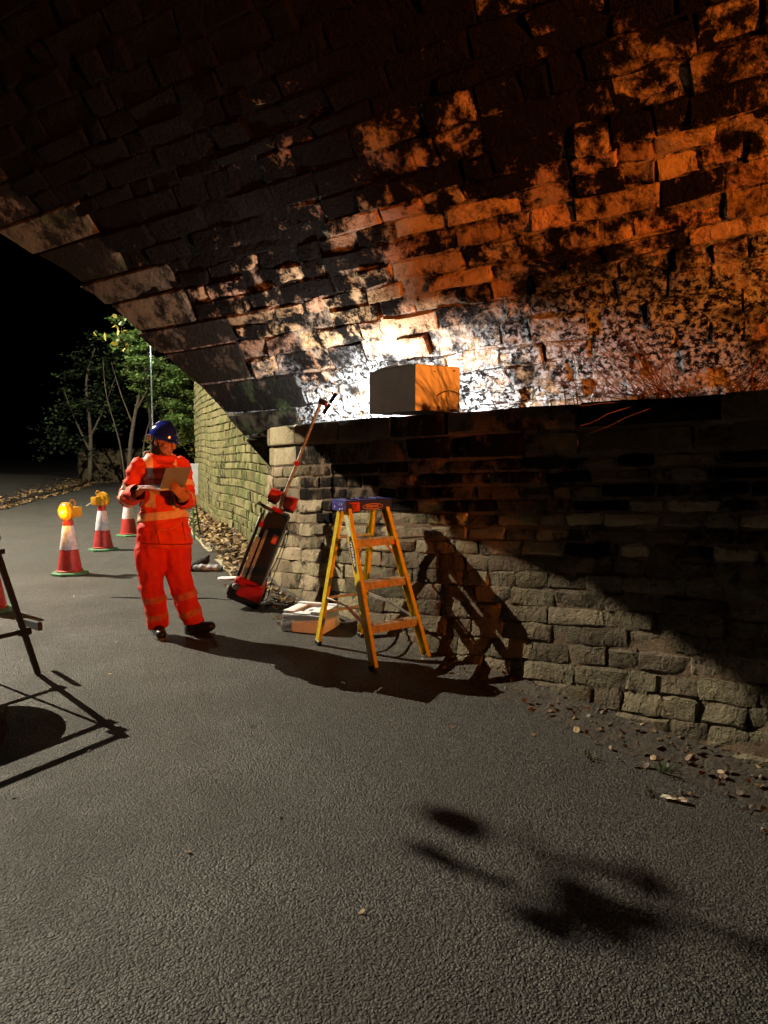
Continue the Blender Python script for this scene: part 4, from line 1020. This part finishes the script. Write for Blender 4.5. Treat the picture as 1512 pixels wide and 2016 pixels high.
# leaf litter on that verge
mb = MB()
for q in range(4200):
    i = rnd.random() ** .8 * (n - 1.001); k = int(i); f = min(1, abs(rnd.gauss(.66, .27))); f = f if f < 1 else .9
    a_ = Vector((*rw[k], 0)).lerp(Vector((*rw[k + 1], 0)), i - k); b_ = vg[k].lerp(vg[k + 1], i - k); P = a_.lerp(b_, f * .97)
    heap = .05 + .12 * max(0, mnoise.noise(Vector((P.x * 1.1, P.y * 1.1, 5)))) * f
    P.z = .012 + .10 * f * f + rnd.random() * heap
    add_leaf(mb, P, rnd.uniform(.05, .105), (rnd.gauss(0, .45), rnd.gauss(0, .45), 1), rnd.choices((0, 1, 2), (5, 4, 2))[0])
for q in range(700):
    u = rnd.uniform(-.6, 2.3); d_ = abs(rnd.gauss(.02, .16)) + .05; P = plan(u) + wnorm(u) * (d_ + .07); P.z = .012 + rnd.random() * .05 * max(0, 1 - d_ * 2)
    add_leaf(mb, P, rnd.uniform(.035, .08), (rnd.gauss(0, .4), rnd.gauss(0, .4), 1), rnd.choices((0, 1, 2), (3, 5, 4))[0])
tag(mb.build('leaf_litter', M_lit), 'brown fallen leaves heaped along the foot of the mossy wall', 'leaves', kind='stuff')
# dirt, crumbs and leaves at the foot of the near wall
mb = MB(); us = np.linspace(-.9, UMAX, 120); nj = 8
for u in us:
    wdt = .10 + .17 * max(0, min(1, (u - 3.0) / 2.5)) + .09 * mnoise.noise(Vector((u * 1.7, 0, 0)))
    for j in range(nj):
        f = j / (nj - 1); P = plan(float(u)) + wnorm(float(u)) * (.02 + (wdt + .08) * f); q = Vector((P.x * 9, P.y * 9, 0))
        z = .085 * (1 - f) ** 1.6 + .018 * mnoise.noise(q) * (1 - f) + .003; mb.v.append((P.x, P.y, max(z, .0035) if j < nj - 1 else .0015))
mb.f = [(i * nj + j, i * nj + j + 1, (i + 1) * nj + j + 1, (i + 1) * nj + j) for i in range(len(us) - 1) for j in range(nj - 1)]; mb.mi = [0] * len(mb.f)
tag(mb.build('wall_foot_soil', M_dirt, None, 'all'), 'dirt washed against the foot of the wall', kind='structure')
mb = MB(); M_crumb = plain('stone_crumb', (.16, .135, .10), .9, vary=.5, vscale=30)
for q in range(650):
    u = rnd.uniform(2.2, 7.2) if q > 150 else rnd.uniform(.3, 3); wdt = .07 + .28 * max(0, min(1, (u - 3) / 2.5)); d_ = .05 + abs(rnd.gauss(0, .55)) * wdt
    P = plan(u) + wnorm(u) * d_; P.z = .012 + .08 * max(0, 1 - d_ / (wdt + .05)) ** 1.6
    if rnd.random() < .8: add_leaf(mb, P, rnd.uniform(.018, .055), (rnd.gauss(0, .5), rnd.gauss(0, .5), 1), rnd.choices((0, 1, 2), (1, 4, 8))[0])
    else:
        mb.cur = 3; r_ = rnd.uniform(.004, .014); mb.lathe([(0, -r_ * .6), (r_, -r_ * .2), (r_ * .8, r_ * .4), (0, r_ * .7)], 5, P, Matrix.Rotation(rnd.random() * 6, 3, 'Z') @ Matrix.Rotation(rnd.random(), 3, 'X'), close=False)
for q in range(160):
    P = Vector((rnd.uniform(-5.5, 2.2), rnd.uniform(2.2, 13), .006)); add_leaf(mb, P, rnd.uniform(.012, .035), (rnd.gauss(0, .2), rnd.gauss(0, .2), 1), rnd.choices((0, 1, 2), (3, 3, 3))[0])
tag(mb.build('debris', M_lit + [M_crumb]), 'small leaves and stone crumbs scattered along the wall foot', 'debris', kind='stuff')
# grass tufts and a wrapper near the right-hand wall foot
M_grass = leaf_mat('grass_blade', (.03, .06, .02), (.06, .10, .035), .2)
def tuft(c, n, L, label):
    mb = MB()
    for q in range(n):
        a_ = rnd.uniform(0, 6.28); d_ = Vector((math.cos(a_), math.sin(a_), 0)); l_ = L * rnd.uniform(.5, 1.2); p0 = Vector(c) + d_ * rnd.uniform(0, .03); sd = d_.cross(U_) * .004
        p1 = p0 + d_ * l_ * .4 + U_ * l_ * .55; p2 = p0 + d_ * l_ * 1.0 + U_ * l_ * rnd.uniform(.1, .5); mb.add([p0 - sd, p0 + sd, p1 + sd * .8, p1 - sd * .8, p2], [(0, 1, 2, 3), (3, 2, 4)])
    return tag(mb.build('grass_tuft', M_grass), label, 'grass', 'grass tufts at the wall foot')
tuft((1.36, 3.35, .006), 22, .06, 'green grass tuft nearest the pale wrapper'); tuft((1.05, 3.5, .006), 14, .05, 'flattened grass tuft farther along the wall foot'); tuft((1.22, 3.12, .006), 10, .04, 'small grass blades touching the pale wrapper')
mb = MB(); M_wrap = plain('pale_wrapper', (.62, .58, .46), .45, vary=.3, vscale=40)
nx_, ny_ = 9, 5
for i in range(nx_):
    for j in range(ny_):
        x = (i / 8 - .5) * .12; y = (j / 4 - .5) * .035; z = .012 + .022 * abs(mnoise.noise(Vector((x * 40, y * 50, 2)))); mb.v.append((1.30 + x * .8 + y * .6, 3.06 - x * .45 + y * .8, z))
mb.f = [(i * ny_ + j, i * ny_ + j + 1, (i + 1) * ny_ + j + 1, (i + 1) * ny_ + j) for i in range(nx_ - 1) for j in range(ny_ - 1)]; mb.mi = [0] * len(mb.f)
tag(mb.build('wrapper', M_wrap, None, False), 'crumpled pale wrapper lying on the asphalt near the wall foot', 'litter')

# bag, plastic strip and cable on the road behind the worker
bag = empty('carrier_bag', (-2.33, 9.15, 0), 'small black and white bag lying on the road by the painted line', 'bag')
b = MB(); cap_prim(b, (-.06, 0, .05), (.13, .09, .05), (.14, .0, .04), (.10, .08, .045)); bmh = blob(b, .014, 3); folds(bmh, .014, 12, None, 4); bmh = cutmesh(bmh, [((0, 0, .004), (0, 0, 1))]); finish(bmh, 'bag_body', plain('pale_plastic_bag', (.42, .44, .50), .4, vary=.5, vscale=18), bag)
b = MB(); cap_prim(b, (-.16, -.02, .05), (.07, .06, .05), (.0, .02, .12), (.06, .04, .05)); cap_prim(b, (.0, .02, .12), .035, (.05, .03, .19), .02); bmh = blob(b, .014, 3); folds(bmh, .01, 12, None, 8); finish(bmh, 'bag_top', M_knit, bag)
s = MB(); s.tube([tuple(p) for p in catmull([(-.2, -.03, .02), (-.27, -.05, .05), (-.30, -.07, .03), (-.26, -.08, .01)], 6)], .006, 6); s.build('strap', M_fleece, bag, 'all')
mb = MB(); nx_ = 14
for i in range(nx_):
    f = i / (nx_ - 1); w = .07 * math.sin(math.pi * min(1, .1 + f)) + .012
    for j in (-1, 0, 1): mb.v.append((-2.02 + f * .55, 8.55 + j * w + .05 * f, .012 + .035 * f * f + .015 * abs(mnoise.noise(Vector((f * 5, j, 0)))) + (.01 if j == 0 else 0)))
mb.f = [(i * 3 + j, i * 3 + j + 1, i * 3 + j + 4, i * 3 + j + 3) for i in range(nx_ - 1) for j in range(2)]; mb.mi = [0] * len(mb.f)
o = mb.build('plastic_strip', M_foam, None, 'all'); o.modifiers.new('t', 'SOLIDIFY').thickness = .012; tag(o, 'white plastic strip on the ground behind the tower light base', 'packaging')
cb = [(-2.9, 7.45, .006), (-2.55, 7.42, .006), (-2.2, 7.36, .006), (-1.95, 7.40, .006), (-1.72, 7.38, .006), (-1.60, 7.22, .03), (-1.52, 7.12, .07)]
tag(MB().tube([tuple(p) for p in catmull(cb, 8)], .007, 6).build('power_cable', M_black, None, 'all'), 'black cable trailing across the road to the tower light', 'cable')

# dead stems growing from the ledge above the right-hand wall
def stems(root, n, spread, L, lean, label, name='dead_vine'):
    e = empty(name, root, label, 'plant', 'dry stems on the ledge'); 
    for q in range(n):
        d_ = Vector((rnd.gauss(lean[0], spread), rnd.gauss(lean[1], spread), rnd.uniform(.25, 1.1))).normalized(); l_ = L * rnd.uniform(.45, 1.15); p = Vector((rnd.gauss(0, .10), rnd.gauss(0, .10), -.04)); pts = [p.copy()]
        for k in range(7):
            d_ = (d_ + Vector((rnd.gauss(0, .16), rnd.gauss(0, .16), -.035 + rnd.gauss(0, .10)))).normalized(); p = p + d_ * l_ / 7; pts.append(p.copy())
        r_ = rnd.uniform(.0016, .0042); MB().tube(pts, [r_ * (1 - .09 * k) for k in range(8)], 5).build('stem', M_twig, e, 'all')
def ledge_pt(u, back, z=1.84): P = plan(u) - wnorm(u) * back; P.z = z; return P
stems(ledge_pt(5.25, .22), 55, .38, .72, (-.75, .25), 'brown dead stems fanning left above the dark wall')
stems(ledge_pt(5.62, .26), 55, .42, .72, (.75, -.1), 'brown dead stems arching right at the picture edge')
stems(ledge_pt(4.7, .35), 24, .45, .45, (-.2, .2), 'sparse short dry stems right of the carton')

# ------------------------------------------------------------------ beyond the bridge
kl = [(-10.2, 18.5), (-11.0, 22), (-12.0, 27), (-13.2, 31.5), (-13.8, 33.2)]; ks = catmull(kl, 6); mb = MB(); n = len(ks)
sec = [(0, .0), (.02, .09), (.35, .11), (1.0, .20), (2.2, .32), (4.5, .4), (9, .5)]
for (o_, z) in sec:
    for q in ks: mb.v.append((q[0] - o_ * .95, q[1] + o_ * .28, z + (.06 * mnoise.noise(Vector((q[0] * 2, q[1] * 2, o_))) if o_ > .3 else 0)))
mb.f = [(j * n + i, j * n + i + 1, (j + 1) * n + i + 1, (j + 1) * n + i) for j in range(len(sec) - 1) for i in range(n - 1)]; mb.mi = [0] * len(mb.f)
M_bank = plain('dark_bank_soil', (.022, .018, .012), .95, vary=.6, vscale=6, bscale=20, bstr=.9, bdist=.05)
tag(mb.build('bank', M_bank, None, 'all'), 'dark earth bank along the far left road edge', kind='structure')
mb = MB()
for q in range(1500):
    i = rnd.random() * (n - 1.01); k = int(i); a_ = ks[k] + (ks[k + 1] - ks[k]) * (i - k); o_ = abs(rnd.gauss(0, .55)) - .35
    z = .02 if o_ < 0 else np.interp(o_, [x for x, _ in sec], [x for _, x in sec]) + .03
    add_leaf(mb, (a_[0] - o_ * .95, a_[1] + o_ * .28, z + rnd.random() * .03), rnd.uniform(.07, .15), (rnd.gauss(0, .4), rnd.gauss(0, .4), 1), rnd.choices((0, 1, 2), (3, 4, 3))[0])
tag(mb.build('kerb_leaves', M_lit), 'fallen leaves lining the far left kerb', 'leaves', kind='stuff')
lwall = empty('low_stone_wall', (-14.5, 32.5, 0), 'low stone wall at the far bend below the trees', 'wall')
s = MB(); s.box((1.5, 1.5, .75), (3.0, .35, 1.5), Matrix.Rotation(.62, 3, 'Z')); s.build('wall_body', M_ring, lwall, bevel=.02)
for q in range(3):
    c_ = Vector((1.5, 1.5, 1.56)) + Matrix.Rotation(.62, 3, 'Z') @ Vector((-.96 + q * .96, 0, 0)); MB().box(c_, (.92, .44, .11), Matrix.Rotation(.62 + rnd.uniform(-.01, .01), 3, 'Z')).build('coping_stone', M_ring, lwall, bevel=.015)
post = empty('lamp_post', (-7.82, 24.2, 0), 'thin lamp post rising behind the worker below the arch edge', 'lamp post')
MB().tube([(0, 0, 0), (0, 0, 1.0), (0, 0, 6.0)], [.06, .034, .024], 10).build('column', plain('galvanised_post', (.13, .14, .14), .4, metal=.6), post, 'all')
s = MB(); s.tube([(0, 0, 5.95), (0, -.12, 6.04), (0, -.3, 6.06)], .022, 8); s.build('arm', M_alu, post, 'all')
s = MB(); s.box((0, -.42, 6.03), (.16, .34, .07)); lh = s.build('lamp_head', M_signback, post, 'yes', .02, 2)
s = MB(); s.box((0, -.42, 5.992), (.11, .24, .006)); s.build('lens', plain('lamp_lens', (.9, 1, .9), .4, emit=(.86, 1, .84), estr=25), lh)

def tree(name, base, label, crowns, nleaf, lsize, mats, limbs, trunk_r=.09):
    e = empty(name, base, label, 'tree', 'trees beyond the bridge'); base = Vector(base)
    tk = MB()
    for L in limbs: tk.tube([tuple(p) for p in catmull(L[1], 5)], [L[0] * (1 - .7 * i / (5 * (len(L[1]) - 1))) for i in range(5 * (len(L[1]) - 1) + 1)], 7)
    tk.build('trunk', M_bark, e, 'all')
    mb = MB()
    for (c, r) in crowns:
        cl = [Vector((rnd.gauss(0, .5), rnd.gauss(0, .5), rnd.gauss(0, .45))) for _ in range(26)]
        for q in range(int(nleaf * r[0] * r[2] / sum(k[1][0] * k[1][2] for k in crowns))):
            k_ = rnd.choice(cl); p = k_ + Vector((rnd.gauss(0, .17), rnd.gauss(0, .17), rnd.gauss(0, .10)))
            P = Vector(c) + Vector((p.x * r[0], p.y * r[1], p.z * r[2]))
            if P.z < .2: continue
            add_leaf(mb, P, lsize * rnd.uniform(.6, 1.3), (rnd.gauss(0, .6), rnd.gauss(0, .6), 1), rnd.randrange(len(mats)))
    mb.build('crown', mats, e)
    return e
tree('young_tree', (-9.6, 27.0, 0), 'slender lit green tree standing nearest the lamp post', [((1.0, -.4, 5.4), (1.2, 1.2, .8)), ((1.3, -.9, 4.5), (.9, 1.0, .6)), ((.6, .2, 3.7), (.6, .7, .45)), ((1.9, -.3, 4.1), (.8, 1.0, .7)), ((2.2, -.6, 3.0), (.8, .9, .8))], 6000, .13, [leaf_mat('pale_green_leaf', (.13, .19, .05), (.22, .28, .09)), M_leafg, M_leafg],
     [(.10, [(-.1, 0, 0), (0, 0, 1.6), (.25, 0, 3.0), (.6, .1, 4.4), (.9, 0, 5.6)]), (.05, [(.25, 0, 3.0), (.7, -.1, 3.7), (1.3, -.2, 4.6)]), (.04, [(.1, 0, 2.6), (-.3, .1, 3.6), (-.6, 0, 4.8)]), (.045, [(.6, .1, 4.4), (1.2, .2, 4.9), (1.9, .1, 5.2)]), (.04, [(-.3, .3, 0), (-.5, .3, 1.8), (-.9, .2, 3.6), (-1.0, .2, 5)]), (.03, [(.5, .2, 0), (.45, .1, 1.5), (.8, .2, 2.9), (1.4, .1, 4.0)])])
tree('bushy_tree', (-7.6, 29.5, 0), 'dense leafy tree beside the far end of the mossy wall', [((0, 0, 2.6), (1.2, 1.0, 1.2)), ((.5, .3, 4.0), (1.2, 1.0, .9)), ((-.9, 0, 2.0), (.8, .8, .7))], 4500, .15, [M_leafg, M_leafd, M_leafy], [(.09, [(0, 0, 0), (.05, 0, 1.5), (.2, 0, 3.0), (.4, .1, 4.3)]), (.05, [(.05, 0, 1.4), (-.5, .1, 2.2), (-.9, 0, 2.8)])])
tree('dark_tree', (-12.2, 29.5, .3), 'dim leafy tree left of the lit tree', [((0, 0, 3.0), (1.7, 1.4, 1.3)), ((.6, 0, 4.8), (1.4, 1.3, 1.2)), ((-1.0, 0, 1.6), (1.2, 1, .8))], 2400, .15, [M_leafv, M_leafv, M_leafd], [(.10, [(0, 0, 0), (.1, 0, 2), (.0, 0, 4), (.4, 0, 5.4)]), (.05, [(.1, 0, 1.8), (.7, 0, 3.0), (1.1, .2, 4.2)]), (.05, [(.05, 0, 1.2), (-.6, .1, 2.6), (-.9, 0, 3.6)])])
tree('dark_tree', (-11.0, 33.5, 0), 'tall dim tree rising behind the low wall', [((0, 0, 5.6), (1.9, 1.6, 1.7)), ((.9, 0, 3.6), (1.6, 1.2, 1.2))], 3600, .17, [M_leafv, M_leafd], [(.12, [(0, 0, 0), (.1, 0, 2.5), (-.1, 0, 5), (.2, 0, 7)]), (.05, [(.1, 0, 2.2), (.8, 0, 3.4), (1.3, .2, 4.4)])])
# leafy sprigs that hang over the far arch edge
def sprig(name, top, drop, n, size, mats, label, sway=(0, 0), width=.10):
    e = empty(name, top, label, 'plant'); pts = [(sway[0] * f + .03 * math.sin(f * 7), sway[1] * f, -drop * f) for f in np.linspace(0, 1, 7)]
    MB().tube(pts, [.008 - .0008 * i for i in range(7)], 5).build('stem', M_twig, e, 'all'); mb = MB()
    for q in range(n):
        f = rnd.uniform(.12, 1); P = Vector((sway[0] * f + rnd.gauss(0, width), sway[1] * f + rnd.gauss(0, width), -drop * f + rnd.gauss(0, .05))); add_leaf(mb, P, size * rnd.uniform(.6, 1.25), (rnd.gauss(0, 1), rnd.gauss(-.4, 1), rnd.gauss(.4, .6)), rnd.randrange(len(mats)))
    mb.build('leaves', mats, e); return e
sprig('maple_sprig', (-3.95, 11.2, 4.3), 1.15, 46, .11, [M_leafy, M_leafy, M_leafg], 'yellow green leaves hanging just beyond the arch edge', (-.15, .1), .13)

for n_, (gx, gy, f_, dr_, lab) in enumerate(((.66, 2.56, .705, .12, 'ivy trail hanging high on the far arch ring'), (.84, 2.28, .70, .16, 'longer ivy trail beside it on the far arch ring'), (.60, 2.22, .70, .06, 'third ivy trail nearest the arch crown'))):
    G = Vector((gx, gy, 0)); P = G + (KEY - G) * f_
    sprig('hanging_ivy', P + Vector((0, 0, dr_ * .5)), dr_, 6, .065, [M_leafd, M_leafg], lab, (.05, .02), .02)['group'] = 'ivy trails on the arch ring'
